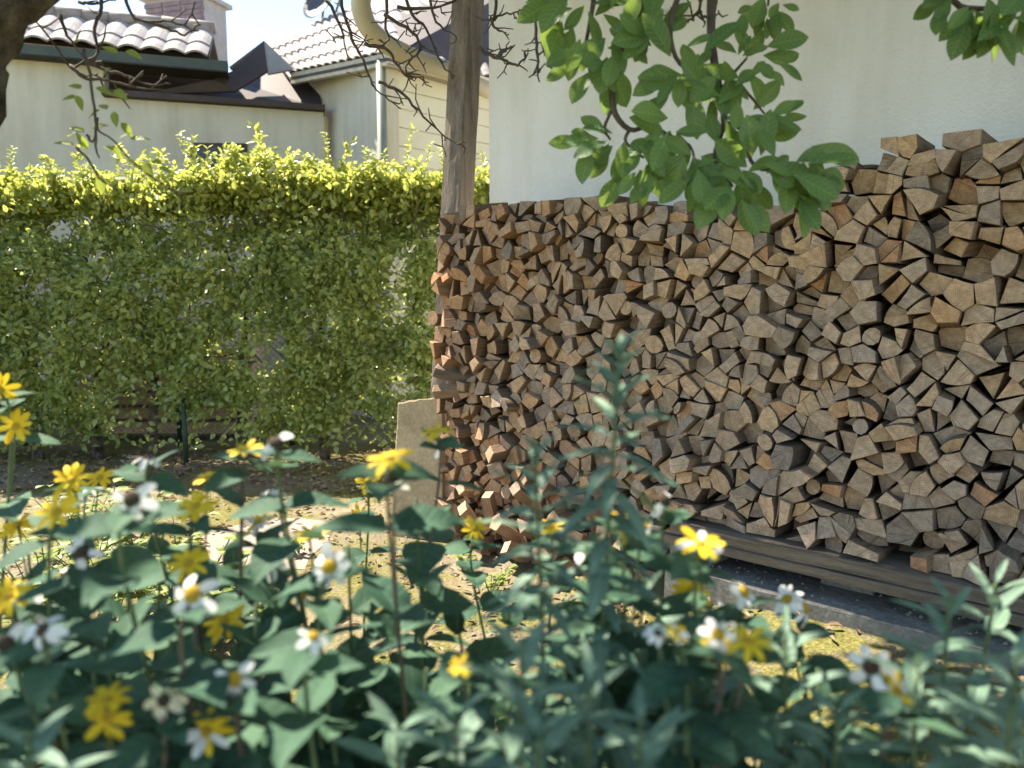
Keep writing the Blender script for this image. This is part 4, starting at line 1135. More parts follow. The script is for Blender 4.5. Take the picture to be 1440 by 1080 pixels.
    # bare crooked twigs
    T = [[(470, -60, 3.0), (482, 10, 3.0), (495, 55, 3.0), (508, 78, 3.0), (520, 105, 3.0), (527, 122, 3.0), (545, 140, 3.0), (565, 154, 3.0)],
         [(512, 62, 3.0), (545, 70, 3.0), (560, 92, 3.0), (573, 108, 3.0), (594, 107, 3.0)], [(532, 115, 3.0), (560, 128, 3.0), (590, 155, 3.0), (620, 188, 3.0), (648, 205, 3.0)],
         [(546, -40, 3.1), (542, 30, 3.1), (545, 55, 3.1), (530, 70, 3.1)], [(560, -40, 3.1), (580, 20, 3.1), (600, 40, 3.1), (622, 90, 3.1), (640, 107, 3.1)], [(540, 20, 3.05), (580, 45, 3.05), (590, 70, 3.05), (570, 95, 3.05), (585, 125, 3.05)],
         [(700, -40, 3.0), (697, 18, 3.0), (690, 28, 3.0), (712, 20, 3.0), (735, 15, 3.0)], [(690, 28, 3.0), (698, 40, 3.0), (712, 47, 3.0)], [(672, 68, 3.0), (695, 80, 3.0), (712, 85, 3.0), (728, 92, 3.0), (738, 82, 3.0), (738, 70, 3.0)], [(700, 80, 3.0), (712, 68, 3.0), (724, 62, 3.0)],
         [(752, 30, 2.4), (755, 70, 2.4), (757, 100, 2.4), (759, 115, 2.4)], [(766, 30, 2.4), (772, 60, 2.4), (770, 82, 2.4), (775, 100, 2.4)],
         [(1000, -40, 2.3), (985, 15, 2.3), (1000, 25, 2.3), (1010, 15, 2.3)], [(985, 15, 2.3), (975, 25, 2.3), (968, 32, 2.3)],
         [(145, -50, 2.3), (143, 10, 2.3), (133, 40, 2.3), (137, 75, 2.3), (120, 85, 2.3), (98, 92, 2.3), (60, 40, 2.2), (30, 20, 2.1)], [(170, -40, 2.3), (182, 15, 2.3), (205, 30, 2.3), (240, 30, 2.3), (280, 45, 2.3)],
         [(120, 85, 2.3), (150, 100, 2.3), (175, 105, 2.3), (205, 118, 2.3), (240, 118, 2.3)], [(98, 92, 2.3), (120, 110, 2.3), (150, 113, 2.3), (190, 122, 2.3), (235, 127, 2.3)], [(85, 20, 2.3), (95, 50, 2.3), (118, 80, 2.3)],
         [(112, 2, 2.3), (130, 6, 2.3), (162, 0, 2.3)], [(205, 30, 2.3), (235, 40, 2.3), (260, 48, 2.3), (282, 34, 2.3)], [(460, 0, 3.0), (480, 40, 3.0), (484, 60, 3.0)], [(600, -30, 3.1), (612, 30, 3.1), (640, 50, 3.1)], [(560, 10, 3.1), (610, 12, 3.1), (640, 0, 3.1)]]
    for t in T:
        o, P = branch(t, 0.0078 * t[0][2] / 3.0, 0.0022, 'twig', 4, 0.003 if t[0][0] > 300 else 0.0015)
        L_ = len(P)
        sp = MB()
        for k in range(2, L_):
            if R.random() < (0.45 if t[0][0] > 300 else 0.25):
                q = P[k]; d = (P[k] - P[k - 1]).normalized(); s = Vector((R.gauss(0, 1), R.gauss(0, 0.5), R.gauss(0, 1)))
                d2 = (d * 0.5 + s.normalized()).normalized(); ln = R.uniform(0.02, 0.09)
                q2 = q + d2 * ln * 0.55 + Vector((R.gauss(0, .004),) * 3); q3 = q + d2 * ln + Vector((R.gauss(0, .008), 0, R.gauss(0.006, .008)))
                sp.tube([q, q2, q3], [0.0032, 0.0026, 0.0018], 5)
                if R.random() < 0.4: sp.tube([q2, q2 + Vector((R.gauss(0, .02), R.gauss(0, .01), R.gauss(0, .02)))], [0.003, 0.0022], 4)
        if sp.V:
            ob = sp.build('spurs', M['twig'], r); ob['kind'] = 'stuff'; ob.parent = o; ob.location = Vector((0, 0, 0))
    # leafy pale spray at the left
    tw = [[(118, 70, 2.0), (124, 95, 2.0), (131, 140, 2.0), (136, 180, 2.0), (158, 196, 2.0), (180, 220, 2.0), (215, 250, 2.0), (262, 278, 2.0)], [(136, 165, 2.0), (134, 205, 2.0), (140, 222, 2.0)], [(108, 208, 2.0), (125, 225, 2.0), (140, 250, 2.0), (165, 268, 2.0)], [(122, 190, 2.0), (130, 200, 2.0), (136, 180, 2.0)]]
    spots = [(106, 122, -1.0, .4), (97, 138, -1, 0), (112, 145, .3, -.9), (146, 128, 1, -.3), (168, 132, .8, -.5), (110, 52, .4, .6), (155, 70, -.6, .3), (187, 76, .7, -.3), (132, 160, -.6, -.3), (145, 150, -.8, .5), (162, 168, .1, -1), (178, 182, .5, -.8), (108, 182, -1, .4), (103, 188, -1, 0), (92, 202, -1, 0.1), (116, 200, -.2, .7), (108, 224, -.6, -.6), (152, 208, -.6, .3), (165, 215, .2, -.4), (195, 195, 1, .1), (190, 230, .2, -.1), (208, 238, .5, -1), (222, 228, 1, -.2), (235, 240, 1, -.4), (142, 258, 0, -1), (172, 250, .9, 0), (150, 100, .6, .5), (140, 178, .9, .2), (120, 232, -.8, -.1), (262, 268, 1, 0), (205, 210, .7, .5), (176, 190, .8, .5)]
    sprays = []
    for t in tw:
        o, P = branch(t, 0.004, 0.0018, 'twig', 4, 0.001); sprays.append((o, P))
    for (px, py, dx, dz) in spots:
        p = at(px, py, 2.0)
        o, q = min(((o, q) for o, P in sprays for q in P), key=lambda e: (e[1] - p).length)
        d = Vector((dx, R.gauss(0, 0.3), dz)).normalized()
        lf = place(R.choice(YNG), 'leaf', p - d * 0.02, d, Vector((R.gauss(0, .3), -0.7, 0.8)), R.uniform(0.036, 0.05), o)
    # crown above and beside the picture, carrying the shade that lies over the flower bed
    n = 9500; ps = []
    RR = np.random.default_rng(2)
    cl = []
    for i in range(190):
        x = RR.uniform(-3.6, 2.3); y = RR.uniform(-1.2, 4.6)
        if y > 3.0 and x < -1.3: continue
        z0 = 1.75 + 0.375 * max(y, 0) + 0.35
        z = z0 + abs(RR.normal(0, 0.55)) + (0.5 if y < 0.7 else 0)
        cl.append((x, y, z))
    for i in range(70): cl.append((RR.uniform(-1.25, 1.1), RR.uniform(3.0, 4.9), RR.uniform(3.45, 4.5)))  # extra unseen clusters added to shade the ground at lower right
    cl = np.array(cl)
    k = RR.integers(0, len(cl), n); pos = cl[k] + RR.normal(0, 0.13, (n, 3))
    ok = pos[:, 2] > 1.72 + 0.372 * np.maximum(pos[:, 1], 0) + 0.12
    ok &= ~((pos[:, 1] > 3.2) & (pos[:, 0] < -1.2))
    pos = pos[ok]; m = len(pos)
    d = RR.normal(size=(m, 3)) + np.array([0, 0, -0.3]); nr = RR.normal(size=(m, 3)) * 0.5 + np.array([0, 0, 1.0])
    V, Fq = leaf_cloud(pos, d, nr, RR.uniform(0.09, 0.14, m), RR.uniform(0.05, 0.075, m))
    me = quad_mesh('crown', V - np.array(base), Fq, M['magnolia'])
    o = bpy.data.objects.new('crown', me); link(o, r); o['kind'] = 'stuff'
    tw = MB()
    lim = [at(330, -420, 1.9), at(800, -260, 2.1), at(1250, -210, 2.0), at(90, -70, 2.05)]
    for c in cl[::4]:
        c = Vector(c); q = min(lim, key=lambda p: (p - c).length)
        if c.y > 2.2: q = c + Vector((0, -0.4, 0.35))
        tw.tube([q, q.lerp(c, 0.5) + Vector((0, 0, 0.12)), c], [0.02, 0.013, 0.006], 5)
    o = tw.build('crown_twigs', M['twig'], r); o['kind'] = 'stuff'
magnolia()

# ------------------------------------------------------------------ foreground flowers
HEL = [leaf_mesh('leaf', M['helio'], 0.56 + 0.08 * (k % 3), 'ovate', 0.12 + 0.1 * (k % 3), 0.10, 0.015, 3, 10, k, 0.03) for k in range(6)]
WEE = [leaf_mesh('leaf', M['weed'], 0.21 + 0.05 * (k % 2), 'lance', 0.2 + 0.15 * (k % 3), 0.12, 0.006, 2, 7, k, 0.05) for k in range(5)]
LOW = [leaf_mesh('leaf', M['lowleaf'], 0.6, 'ovate', 0.25, 0.12, 0.02, 2, 6, k) for k in range(3)]
def petal_mesh(mat, seed):
    V = []; Fc = []; R = random.Random(seed); ny = 6
    for j in range(ny + 1):
        t = j / ny; h = 0.5 * (0.35 + 0.65 * math.sin(math.pi * min(1, 0.12 + 0.76 * t))) * (1 if t < 0.85 else (0.72 if t < 0.99 else 0.34))
        for i in (-1, 0, 1): V.append((i * h * 0.36, t, 0.10 * t - 0.28 * t * t * (0.5 + seed % 3 * 0.5) + (0.05 if i else 0) * (1 - t)))
    for j in range(ny):
        for i in range(2): Fc.append((j * 3 + i, j * 3 + i + 1, j * 3 + i + 4, j * 3 + i + 3))
    return mesh_of('petal', V, Fc, mat, smooth=True)
PET = {k: [petal_mesh(M[m], s) for s in range(3)] for k, m in (('y', 'petal_y'), ('w', 'petal_w'), ('c', 'petal_c'))}
def disc_mesh(mat):
    V = [(0, 0, 0.45)]; Fc = []; n = 12
    for rr, h in ((0.45, 0.38), (0.8, 0.2), (1.0, -0.05), (0.8, -0.25)):
        for k in range(n):
            a = 6.2832 * k / n; V.append((rr * math.cos(a), rr * math.sin(a), h))
    for k in range(n): Fc.append((0, 1 + k, 1 + (k + 1) % n))
    for i in range(3):
        for k in range(n):
            k2 = (k + 1) % n; Fc.append((1 + i * n + k, 1 + (i + 1) * n + k, 1 + (i + 1) * n + k2, 1 + i * n + k2))
    Fc.append(tuple(1 + 3 * n + k for k in reversed(range(n))))
    return mesh_of('flower_head', V, Fc, mat, smooth=True)
DISC = {'y': disc_mesh(M['disc_y']), 'b': disc_mesh(M['disc_b'])}
FR = random.Random(31)
def flower_head(root, pos, size, kind, face):
    """kind: y yellow, w faded white with brown disc, m white with yellow disc, c mixed, s seed head"""
    R = FR
    dk = {'y': 'y', 'm': 'y', 'c': 'y', 'w': 'b', 's': 'b', 'd': 'b'}[kind]
    hd = bpy.data.objects.new('flower_head', DISC[dk]); link(hd, root)
    f = Vector(face).normalized(); x = f.orthogonal().normalized(); y = f.cross(x)
    rd = size * (0.15 if kind in 'yc' else 0.2)
    off = pos - root.location
    hd.location = off                                    # translation only, so the petals below can be placed in world units
    hd.rotation_euler = (0, 0, 0)
    # orient disc by its own mesh copy transform
    Mx = Matrix.Translation(off) @ Matrix((x, y, f)).transposed().to_4x4() @ Matrix.Diagonal((rd, rd, rd, 1))
    hd.matrix_basis = Mx
    n = R.choice((9, 10, 11)) if kind in 'yc' else R.choice((6, 7, 8))
    if kind == 's': n = 2
    inv = Mx.inverted()
    for k in range(n):
        if kind in 'wdm' and R.random() < 0.12: continue
        a = 6.2832 * k / n + R.gauss(0, 0.12)
        lift = R.gauss(0.15, 0.15) if kind in 'yc' else R.gauss(-0.35, 0.35)
        d = (x * math.cos(a) + y * math.sin(a) + f * lift).normalized()
        pk = 'y' if kind == 'y' else 'w' if kind in 'wms' else 'c' if kind == 'd' else R.choice('yyw')
        b = pos + (x * math.cos(a) + y * math.sin(a)) * rd * 0.75
        l = size * 0.5 * R.uniform(0.75, 1.05) * (1 if kind in 'yc' else 0.95)
        p = bpy.data.objects.new('petal', R.choice(PET[pk])); link(p, hd)
        xx = d.cross(f).normalized(); zz = xx.cross(d)
        W = Matrix.Translation(b - root.location) @ Matrix((xx, d, zz)).transposed().to_4x4() @ Matrix.Diagonal((l * R.uniform(0.9, 1.3) * (1.0 if kind in 'yc' else 1.35), l, l, 1))
        p.matrix_basis = inv @ W
    return hd
def flower_plant(heads, label, leaves=5, group='yellow daisy plants in the foreground bed', lean=0.0, lsize=0.105):
    """heads: (px, py, size_px, kind[, face])"""
    R = FR
    P = []
    for h in heads:
        dep = min(2.2, max(0.82, 0.056 * FPX / h[2]))
        if h[1] > 880: dep = min(dep, 0.92)
        P.append((at(h[0], h[1], dep), h))
    P.sort(key=lambda e: -e[0].z)
    main = P[0][0]
    b = Vector((main.x + R.uniform(-0.10, 0.10) + lean, main.y + R.uniform(-0.05, 0.12), 0)); b.z = ground_z(b.x, b.y) - 0.02
    root = tag(empty('daisy_plant', b), label, 'flower', group)
    mid = b.lerp(main, 0.55) + Vector((R.uniform(-.03, .03), R.uniform(-.03, .03), 0))
    dn = main - Vector((R.uniform(-.015, .015), R.uniform(-.01, .02), 0.10))
    pts = spline([b, mid, dn, main], 6)
    ms = M['stem'] if R.random() < 0.7 else M['dry_stem']
    MB().tube(pts, [0.0042 - 0.0018 * i / (len(pts) - 1) for i in range(len(pts))], 6).build('stem', ms, root, True)
    for k, (p, h) in enumerate(P):
        face = h[4] if len(h) > 4 else (R.gauss(0, 0.35), -0.55 + R.gauss(0, 0.25), 0.8)
        if k > 0:
            q = min(pts, key=lambda s: abs(s.z - (p.z - 0.14 - 0.04 * k)))
            MB().tube(spline([q, q.lerp(p, 0.5) + Vector((0, 0, -0.02)), p], 4), 0.0022, 5).build('stem', ms, root, True)
        flower_head(root, p, h[2] * 1.05 / FPX * (p - CAM).dot(Vector((0, math.cos(PITCH), -math.sin(PITCH)))), h[3], face)
    # opposite leaf pairs, decussate
    az = R.uniform(0, 3.14)
    for k in range(leaves):
        t = 0.93 - 0.105 * k - R.uniform(0, 0.03)
        if t < 0.3: break
        q = pts[min(len(pts) - 1, int(t * (len(pts) - 1)))]
        az += math.pi / 2 + R.gauss(0, 0.2)
        for s in (0, math.pi):
            a = az + s; el = R.uniform(-0.15, 0.5)
            d = Vector((math.cos(a), math.sin(a), el)); 
            l = lsize * (0.62 + 0.16 * k if k < 3 else 1.05) * R.uniform(0.85, 1.15)
            pet = q + d.normalized() * 0.012
            place(R.choice(HEL), 'leaf', q, d, Vector((R.gauss(0, .2), R.gauss(-0.15, .2), 1)), l, root, R.uniform(0.85, 1.1))
    return root
upf = (0.05, -0.25, 1)
cam_f = (0.0, -1, 0.35)
FL = [
 ([(22, 600, 40, 'y', (0.2, -1, .3)), (0, 548, 40, 'y', (.6, -1, .2))], 'tall plant with yellow daisy flowers by the left picture edge before the hedge'),
 ([(100, 675, 42, 'y', (0.2, -.8, .6)), (140, 672, 36, 'y', (0, -.6, .8)), (120, 690, 40, 'w')], 'plant with yellow star flower and small yellow one beside dried head, far left'),
 ([(80, 720, 54, 'y', (.1, -.8, .6)), (25, 738, 40, 'y', (0, -.8, .6))], 'plant with large bright yellow bloom at left, smaller one to its left'),
 ([(185, 702, 62, 'w', cam_f)], 'stem with white-petalled brown-centred flower above broad leaf at left'),
 ([(208, 645, 46, 'w', (0, 0.2, 1))], 'slender stem with white flower seen from the side below the plank pile'),
 ([(292, 672, 40, 'y', (0, -.3, 1)), (275, 712, 48, 'y', (0, -.6, .9))], 'stem with two yellow flowers one above the other before the pale path patch'),
 ([(345, 632, 46, 'y', (0, -.2, 1))], 'tall stem topped by one yellow cup-shaped flower beside a white drooping one'),
 ([(388, 622, 50, 's', (.2, -.6, .6)), (388, 690, 44, 'w', (0, .5, .8))], 'tall stem with dark drooping seed head and white flower below it'),
 ([(362, 735, 44, 'c', (0, -.2, 1)), (380, 787, 50, 'm', (.3, -.8, .5))], 'stem with pale yellow flower above white yellow-centred one, left of centre'),
 ([(435, 752, 46, 'y', (0, -.2, 1)), (463, 797, 56, 'm', (.1, -.9, .4)), (424, 838, 44, 'm')], 'stem with upright yellow petals and a white yellow-centred flower below'),
 ([(115, 776, 56, 'w', (0, -.7, .6)), (95, 808, 46, 'w', (0, -.2, .5))], 'plant with spidery white brown-centred flower low at left'),
 ([(265, 792, 52, 'y', (0, -.5, .8)), (270, 836, 66, 'm', (-.1, -1, .35)), (315, 872, 52, 'y', (.3, -.9, .4))], 'plant with yellow, white and yellow-orange flowers clustered left of centre'),
 ([(12, 838, 54, 'y', (0, -.5, .7)), (40, 862, 50, 'm')], 'plant with orange-yellow flower cut by the left picture edge'),
 ([(8, 905, 60, 's', (.3, -.8, .2)), (60, 885, 55, 'w')], 'drooping faded flower head with white petals at lower left edge'),
 ([(152, 1008, 58, 'y', (.1, -1, .4)), (150, 985, 58, 'y', (0, -.3, 1))], 'two overlapping deep yellow flowers low in the bottom left corner'),
 ([(290, 1030, 62, 'c', (.1, -.7, .7))], 'yellow flower with whitish outer petals at the bottom left of centre'),
 ([(330, 955, 56, 'm', (0, -.9, .4))], 'white-petalled yellow-centred flower above the bottom yellow bloom, left'),
 ([(230, 985, 50, 'd', (0, -.8, .5))], 'pale creamy flower with dark centre low between leaves at left'),
 ([(548, 645, 56, 'y', (0, -.4, .9)), (552, 672, 52, 's', (0, -.4, -.4))], 'tall stem with yellow flower in front of the leaning stone slab'),
 ([(517, 676, 30, 'y', (0, -.8, .5)), (505, 726, 28, 'y', (.2, -1, .3))], 'thin stem with two small yellow flowers left of the stone slab'),
 ([(614, 606, 40, 'y', (0, -.2, 1)), (622, 626, 38, 's', (.4, -.7, .4))], 'tall stem with yellow flower and dark seed head before the stack end'),
 ([(668, 743, 34, 'y', (0, -.8, .6))], 'single small yellow flower in front of the loose sunlit logs'),
 ([(776, 741, 36, 'y', (0, -.3, .9))], 'small yellow flower partly hidden behind narrow leaves before the stack'),
 ([(885, 738, 54, 'y', (.2, -.5, .8)), (900, 760, 52, 'w', (.2, -.3, -.3))], 'yellow flower with white drooping petals at the left end of the beam'),
 ([(985, 765, 58, 'c', (0, -.4, .9)), (990, 785, 56, 's', (0, -.5, -.2))], 'yellow and white flower over dark head in front of the beam'),
 ([(935, 703, 50, 's', (.3, -.6, .5))], 'bare brown seed head with few white petals above the beam end'),
 ([(830, 806, 54, 'w', (0, -.8, .5))], 'dark-centred flower with short white petals in the middle foreground'),
 ([(972, 832, 48, 'y', (-.2, -.8, .5))], 'golden yellow flower below the beam, left of the white pair'),
 ([(1046, 832, 50, 'm', (.4, -.6, .5)), (1020, 868, 40, 'w')], 'white spiky flower with yellow heart in front of the concrete base'),
 ([(1106, 843, 44, 'm', (-.5, -.3, .6)), (1132, 855, 46, 'm', (.6, -.4, .3))], 'pair of white yellow-centred flowers on one arching stem over the concrete'),
 ([(1052, 902, 62, 'y', (.1, -.3, .9)), (1010, 892, 50, 'm'), (1010, 915, 48, 'y')], 'large yellow flower with fading neighbours below the concrete base'),
 ([(1225, 938, 62, 'w', (-.2, -.9, .4)), (1262, 972, 58, 'c', (.2, -.8, .5))], 'white dark-centred flower with yellow one beneath at lower right'),
 ([(648, 935, 32, 'y', (0, -.4, .8))], 'tiny yellow flower low among dark leaves at bottom centre'),
 ([(925, 890, 34, 'w'), (952, 889, 36, 'c')], 'pair of tiny white flowers among leaves right of centre'),
 ([(440, 895, 42, 'm')], 'small white flower half hidden by leaves left of centre'),
]
for hs, lab in FL:
    far = min(h[2] for h in hs) < 45
    flower_plant(hs, lab, 4 if far else 6)
def leafy_stem(px, py, dep, leaves, lsize, label='flowerless leafy daisy stem among the foreground flowers', R=FR):
    if dep < 1.12: lsize *= 1.12 / dep; dep = 1.12 + (1.12 - dep) * 0.4
    t = at(px, py, dep); b = Vector((t.x + R.uniform(-.08, .08), t.y + R.uniform(-.05, .1), 0)); b.z = ground_z(b.x, b.y) - 0.02
    root = tag(empty('daisy_plant', b), label, 'flower', 'flowerless daisy stems in the foreground bed')
    pts = spline([b, b.lerp(t, 0.55) + Vector((R.uniform(-.03, .03), R.uniform(-.03, .03), 0)), t], 8)
    MB().tube(pts, [0.005 - 0.0025 * i / (len(pts) - 1) for i in range(len(pts))], 6).build('stem', M['stem'], root, True)
    az = R.uniform(0, 3.14)
    for k in range(leaves):
        tt = 1.0 - 0.085 * k - R.uniform(0, 0.02)
        if tt < 0.25: break
        q = pts[min(len(pts) - 1, int(tt * (len(pts) - 1)))]; az += math.pi / 2 + R.gauss(0, 0.25)
        for s in (0, math.pi):
            a = az + s; d = Vector((math.cos(a), math.sin(a), R.uniform(-0.2, 0.6) if k else 1.0))
            l = lsize * (0.6 + 0.2 * k if k < 3 else 1.05) * R.uniform(0.85, 1.15)
            place(R.choice(HEL), 'leaf', q, d, Vector((R.gauss(0, .2), R.gauss(-0.2, .25), 1)), l, root, R.uniform(0.85, 1.1))
LS = [(150, 860, 1.05, 5, .13), (60, 930, 1.0, 6, .12), (240, 900, 1.1, 6, .12), (490, 765, 1.35, 6, .11), (585, 700, 1.35, 6, .12), (360, 850, 1.15, 6, .12), (430, 890, 1.1, 6, .125), (560, 850, 1.3, 6, .12), (850, 750, 1.25, 6, .13), (880, 850, 1.15, 6, .12), (950, 900, 1.1, 6, .12),
      (660, 960, 1.0, 5, .11), (520, 990, 1.0, 6, .12), (1150, 940, 1.15, 5, .11), (400, 1000, .95, 6, .12), (800, 920, 1.1, 6, .12), (1000, 980, 1.0, 6, .11), (180, 820, 1.3, 6, .12), (120, 960, .95, 5, .12), (715, 850, 1.7, 4, .11), (330, 760, 1.5, 6, .11), (40, 780, 1.5, 6, .11), (230, 740, 1.6, 6, .11), (1090, 1000, 1.0, 5, .11), (590, 790, 1.6, 5, .13), (20, 1000, .95, 6, .13), (270, 970, 1.0, 6, .12), (640, 850, 1.4, 5, .13), (330, 905, .95, 5, .15), (470, 940, .9, 5, .15), (210, 1010, .85, 5, .15), (90, 890, .9, 5, .15), (600, 940, .95, 5, .14), (720, 960, .9, 5, .14), (870, 940, .95, 5, .14), (1060, 950, .95, 5, .13), (380, 800, 1.2, 5, .14), (20, 880, 1.0, 5, .14)]
LP = ['under the large white flower at lower left', 'near the lower left picture edge', 'below the white flower cluster, left', 'left of the stone slab foot', 'with big leaves before the stone slab', 'below the pair of yellow and white flowers, left', 'left of centre above the bottom edge', 'between the slab and the tall spire', "standing upright before the beam's left end", 'below the tallest spire', 'below the golden yellow flower', 'at the bottom centre', 'at the bottom, left of centre', 'with one upright pointed leaf at lower right', 'at the bottom under the small white flower', 'beneath the dark-centred middle flower', 'below the large yellow flower at right', 'behind the spidery white flower, left', 'in the lower left corner', 'before the loose sunlit logs', 'before the pale path patch', 'behind the orange-yellow flower at left edge', 'below the slender white flower', 'left of the lower right flowers, at the bottom', 'on the sunlit ground gap in the middle', 'at the bottom left edge', 'between the two bottom yellow flowers', 'over the bare mossy ground, centre', 'with very broad leaves above the bottom white-yellow flower', 'with very broad leaves left of bottom centre', 'with very broad leaves between the two bottom left blooms', 'with very broad leaves below the faded edge flower', 'with large leaves below the lit ground gap', 'with large leaves under the second spire', 'with large leaves under the tallest spire', 'with large leaves below the large yellow flower', 'with large leaves below the pale yellow flower', 'with large leaves at the left edge']
for a, ph in zip(LS, LP): leafy_stem(*a, label='flowerless broad-leaved stem ' + ph)

# ------------------------------------------------------------------ tall narrow-leaved plants
WR = random.Random(8)
def weed(px, py, dep, label, lsize=0.085, dens=1.0, leanx=0.0):
    R = WR
    t = at(px, py, dep); b = Vector((t.x + leanx + R.uniform(-.03, .03), t.y + R.uniform(-.03, .06), 0)); b.z = ground_z(b.x, b.y) - 0.02
    root = tag(empty('narrow_leaved_plant', b), label, 'plant', 'tall narrow-leaved plants in the foreground bed')
    pts = spline([b, b.lerp(t, 0.6) + Vector((R.uniform(-.02, .02), 0, 0)), t], 10)
    MB().tube(pts, [0.0055 - 0.003 * i / (len(pts) - 1) for i in range(len(pts))], 6).build('stem', M['stem'], root, True)
    n = int(34 * dens); az = R.uniform(0, 6)
    for k in range(n):
        tt = 1.0 - 0.55 * (k / n) ** 1.15
        f = tt * (len(pts) - 1); i = min(len(pts) - 2, int(f)); q = pts[i].lerp(pts[i + 1], f - i)
        az += 2.4 + R.gauss(0, 0.15); el = 1.2 - 1.25 * min(1, k / (n * 0.35)) + R.gauss(0, 0.12)
        l = lsize * (0.45 + 0.55 * min(1, k / (n * 0.22))) * R.uniform(0.85, 1.15)
        place(R.choice(WEE), 'leaf', q, Vector((math.cos(az), math.sin(az), el)), Vector((0, -0.1, 1)), l, root, R.uniform(0.85, 1.2))
weed(872, 490, 1.02, 'tallest narrow-leaved plant, its spire standing before the middle of the stack', 0.088, 2.8)
weed(752, 630, 1.05, 'second tallest narrow-leaved spire, left of the tallest one', 0.08, 2.4, 0.0)
WL = [(735, 900, .85, 'narrow-leaved plant with lighter green tip at bottom centre'), (905, 830, 1.2, 'narrow-leaved plant under the tallest spire, right side'), (1105, 895, 1.0, 'narrow-leaved plant left of the white dark-centred flower at lower right'),
      (1335, 850, 1.0, 'narrow-leaved plant below the right end of the beam'), (1400, 820, 1.15, 'narrow-leaved plant at the right picture edge under the stack'), (1290, 940, .9, 'short narrow-leaved plant beside the lower right yellow flower'), (1430, 930, .85, 'narrow-leaved plant in the lower right corner'),
      (830, 960, .85, 'narrow-leaved plant at bottom, right of centre'), (640, 1000, .85, 'narrow-leaved plant at bottom, left of centre'), (1000, 950, .95, 'narrow-leaved plant below the large yellow flower at right'), (560, 1020, .9, 'short narrow-leaved plant at the bottom beside broad leaves'), (900, 1010, .8, 'lowest narrow-leaved plant at the bottom right of centre'),
      (1180, 1000, .9, 'narrow-leaved plant at the bottom under the white dark-centred flower'), (40, 1030, .8, 'narrow-leaved plant in the bottom left corner'), (760, 1030, .8, 'narrow-leaved plant right at the bottom edge, centre')]
for px, py, dp, lab in WL: weed(px, py, dp, lab, 0.105, 1.0)

# ------------------------------------------------------------------ low sunlit plants and ground cover
def low_plants():
    R = random.Random(14)
    spots = [(20, 680), (60, 700), (150, 760), (190, 740), (240, 700), (250, 770), (130, 800), (200, 810), (160, 840), (230, 830), (300, 700), (260, 655), (120, 745), (70, 780), (270, 840), (340, 700), (650, 765), (700, 790), (690, 800), (860, 800), (420, 740)]
    LPH = ['at the far left edge before the hedge', 'left, behind the large yellow bloom', 'left, below the white brown-centred flower', "just right of that white flower's leaf", 'below the slender white flower', 'between the clustered flowers and path patch', 'low left behind broad leaves', "left of the paving slab's near corner", 'low behind the bottom left leaves', 'near left, under the yellow cluster', 'behind the two stacked yellow flowers', 'nearest the green stake', 'behind the spidery white flower', 'left, beside the orange-yellow flower', 'under the white cluster flower', "left of the paving slab's far edge", 'at the foot of the loose logs, left', 'at the foot of the loose logs, middle', 'in front of the loose logs, nearest', 'under the left beam end', 'at the right edge of the path patch']
    for i, (px, py) in enumerate(spots):
        g = on_ground(px, py + 40); c = Vector((g.x, g.y, g.z))
        if py < 720 and px < 400: c = at(px, py, 3.4); c.z = ground_z(c.x, c.y)
        h = R.uniform(0.25, 0.5) if px < 400 else 0.12
        root = tag(empty('low_plant', c), 'low yellow-green plant ' + LPH[i], 'plant', 'low sunlit plants on the bare ground')
        st = MB()
        for s in range(R.randint(7, 10) if px < 400 else 4):
            a = R.uniform(0, 6.28); tip = c + Vector((math.cos(a) * h * .5, math.sin(a) * h * .5, h * R.uniform(.6, 1.1)))
            st.tube([c, c.lerp(tip, .5) + Vector((0, 0, .03)), tip], [0.004, .003, .002], 4)
            for k in range(5):
                q = c.lerp(tip, 0.4 + 0.15 * k); b = R.uniform(0, 6.28)
                place(R.choice(LOW), 'leaf', q, Vector((math.cos(b), math.sin(b), 0.35)), UP, R.uniform(0.06, 0.11) if px < 400 else R.uniform(.04, .06), root)
        st.build('stem', M['stem'], root)
low_plants()
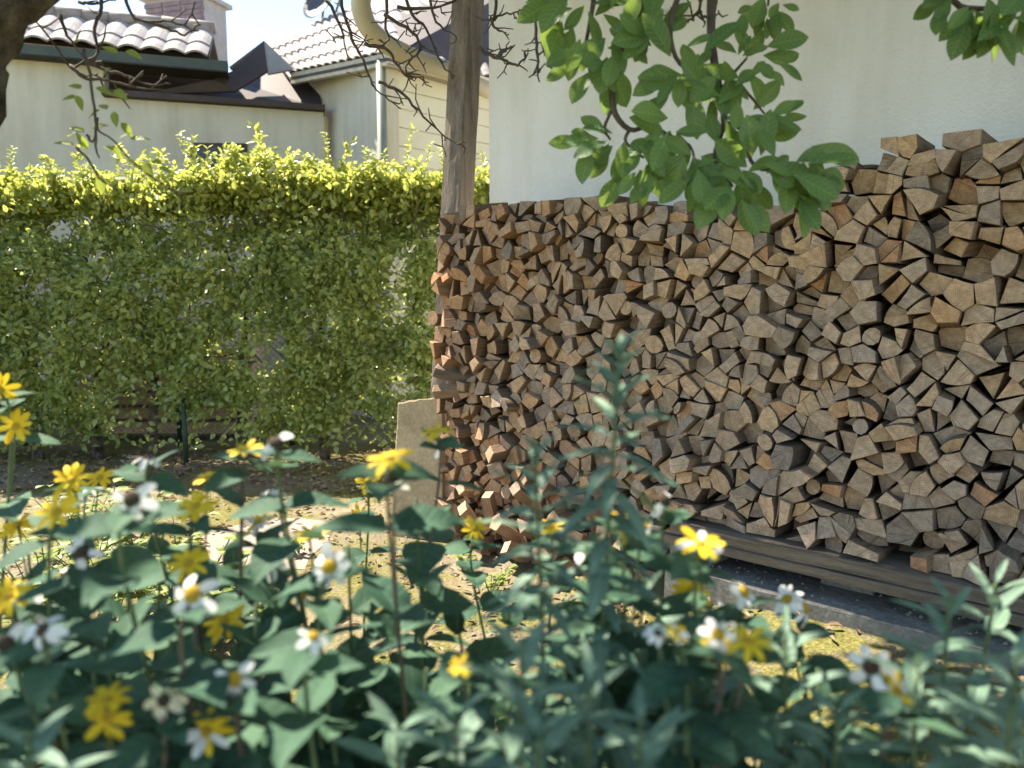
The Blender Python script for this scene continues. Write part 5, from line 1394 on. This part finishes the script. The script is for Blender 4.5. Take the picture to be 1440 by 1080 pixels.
def ground_cover():
    R = np.random.default_rng(6)
    # dry leaves
    n = 9000; x = R.uniform(-5, 2.6, n); y = R.uniform(2.2, 7.6, n)
    keep = (R.random(n) < np.where(y > 6.0, 1.0, 0.35)); x, y = x[keep], y[keep]; m = len(x)
    z = np.array([ground_z(a, b) + 0.012 for a, b in zip(x, y)]) + R.uniform(0, .012, m)
    d = R.normal(size=(m, 3)) * np.array([1, 1, .25]); nr = R.normal(size=(m, 3)) * .35 + np.array([0, 0, 1])
    V, Fq = leaf_cloud(np.stack([x, y, z], 1), d, nr, R.uniform(.03, .07, m), R.uniform(.015, .035, m), .5)
    o = bpy.data.objects.new('leaf_litter', quad_mesh('leaf_litter', V, Fq, M['litter'])); link(o); tag(o, 'dry brown leaves strewn over the bare ground', 'leaf litter', kind='stuff')
    # grass blades in loose patches
    n = 26000; x = R.uniform(-5, 2.6, n); y = R.uniform(1.8, 7.2, n)
    den = np.array([noise.noise((a * 1.1, b * 1.1, 4.4)) for a, b in zip(x, y)]); keep = den + R.normal(0, .12, n) > 0.12
    x, y = x[keep], y[keep]; m = len(x); z = np.array([ground_z(a, b) for a, b in zip(x, y)])
    d = R.normal(size=(m, 3)) * .6 + np.array([0, 0, .7]); nr = R.normal(size=(m, 3)) + np.array([0, -1, .3])
    V, Fq = leaf_cloud(np.stack([x, y, z], 1), d, nr, R.uniform(.02, .055, m), R.uniform(.003, .006, m), .1)
    o = bpy.data.objects.new('grass', quad_mesh('grass', V, Fq, M['grass'])); link(o); tag(o, 'thin dry grass and moss on the bare ground', 'grass', kind='stuff')
    # pebbles and bark chips before the stack
    n = 700; V = []; Fc = []
    rr = random.Random(3)
    for i in range(n):
        if i < 520:
            u = rr.uniform(-0.6, 1.6); w = rr.uniform(0.1, 0.9) ; p = P3(u, 0, w)
        else:
            u = rr.uniform(U_BEAM, L); w = rr.uniform(-0.15, 0.15); p = P3(u, 0, w)
        zg = ground_z(p.x, p.y) if i < 520 else BEAM_TOP - 0.19
        s = rr.uniform(0.004, 0.013); b = len(V)
        c = Vector((p.x, p.y, zg + s * .4)); q = [rr.uniform(.6, 1.2) * s for _ in range(6)]
        V += [c + Vector((q[0], 0, 0)), c - Vector((q[1], 0, 0)), c + Vector((0, q[2], 0)), c - Vector((0, q[3], 0)), c + Vector((0, 0, q[4] * .7)), c - Vector((0, 0, q[5] * .7))]
        Fc += [(b + a_, b + b_, b + c_) for a_, b_, c_ in ((0, 2, 4), (2, 1, 4), (1, 3, 4), (3, 0, 4), (2, 0, 5), (1, 2, 5), (3, 1, 5), (0, 3, 5))]
    o = mk('gravel', V, Fc, M['chip']); tag(o, 'pebbles and wood crumbs along the foot of the stack', 'gravel', kind='stuff')
ground_cover()
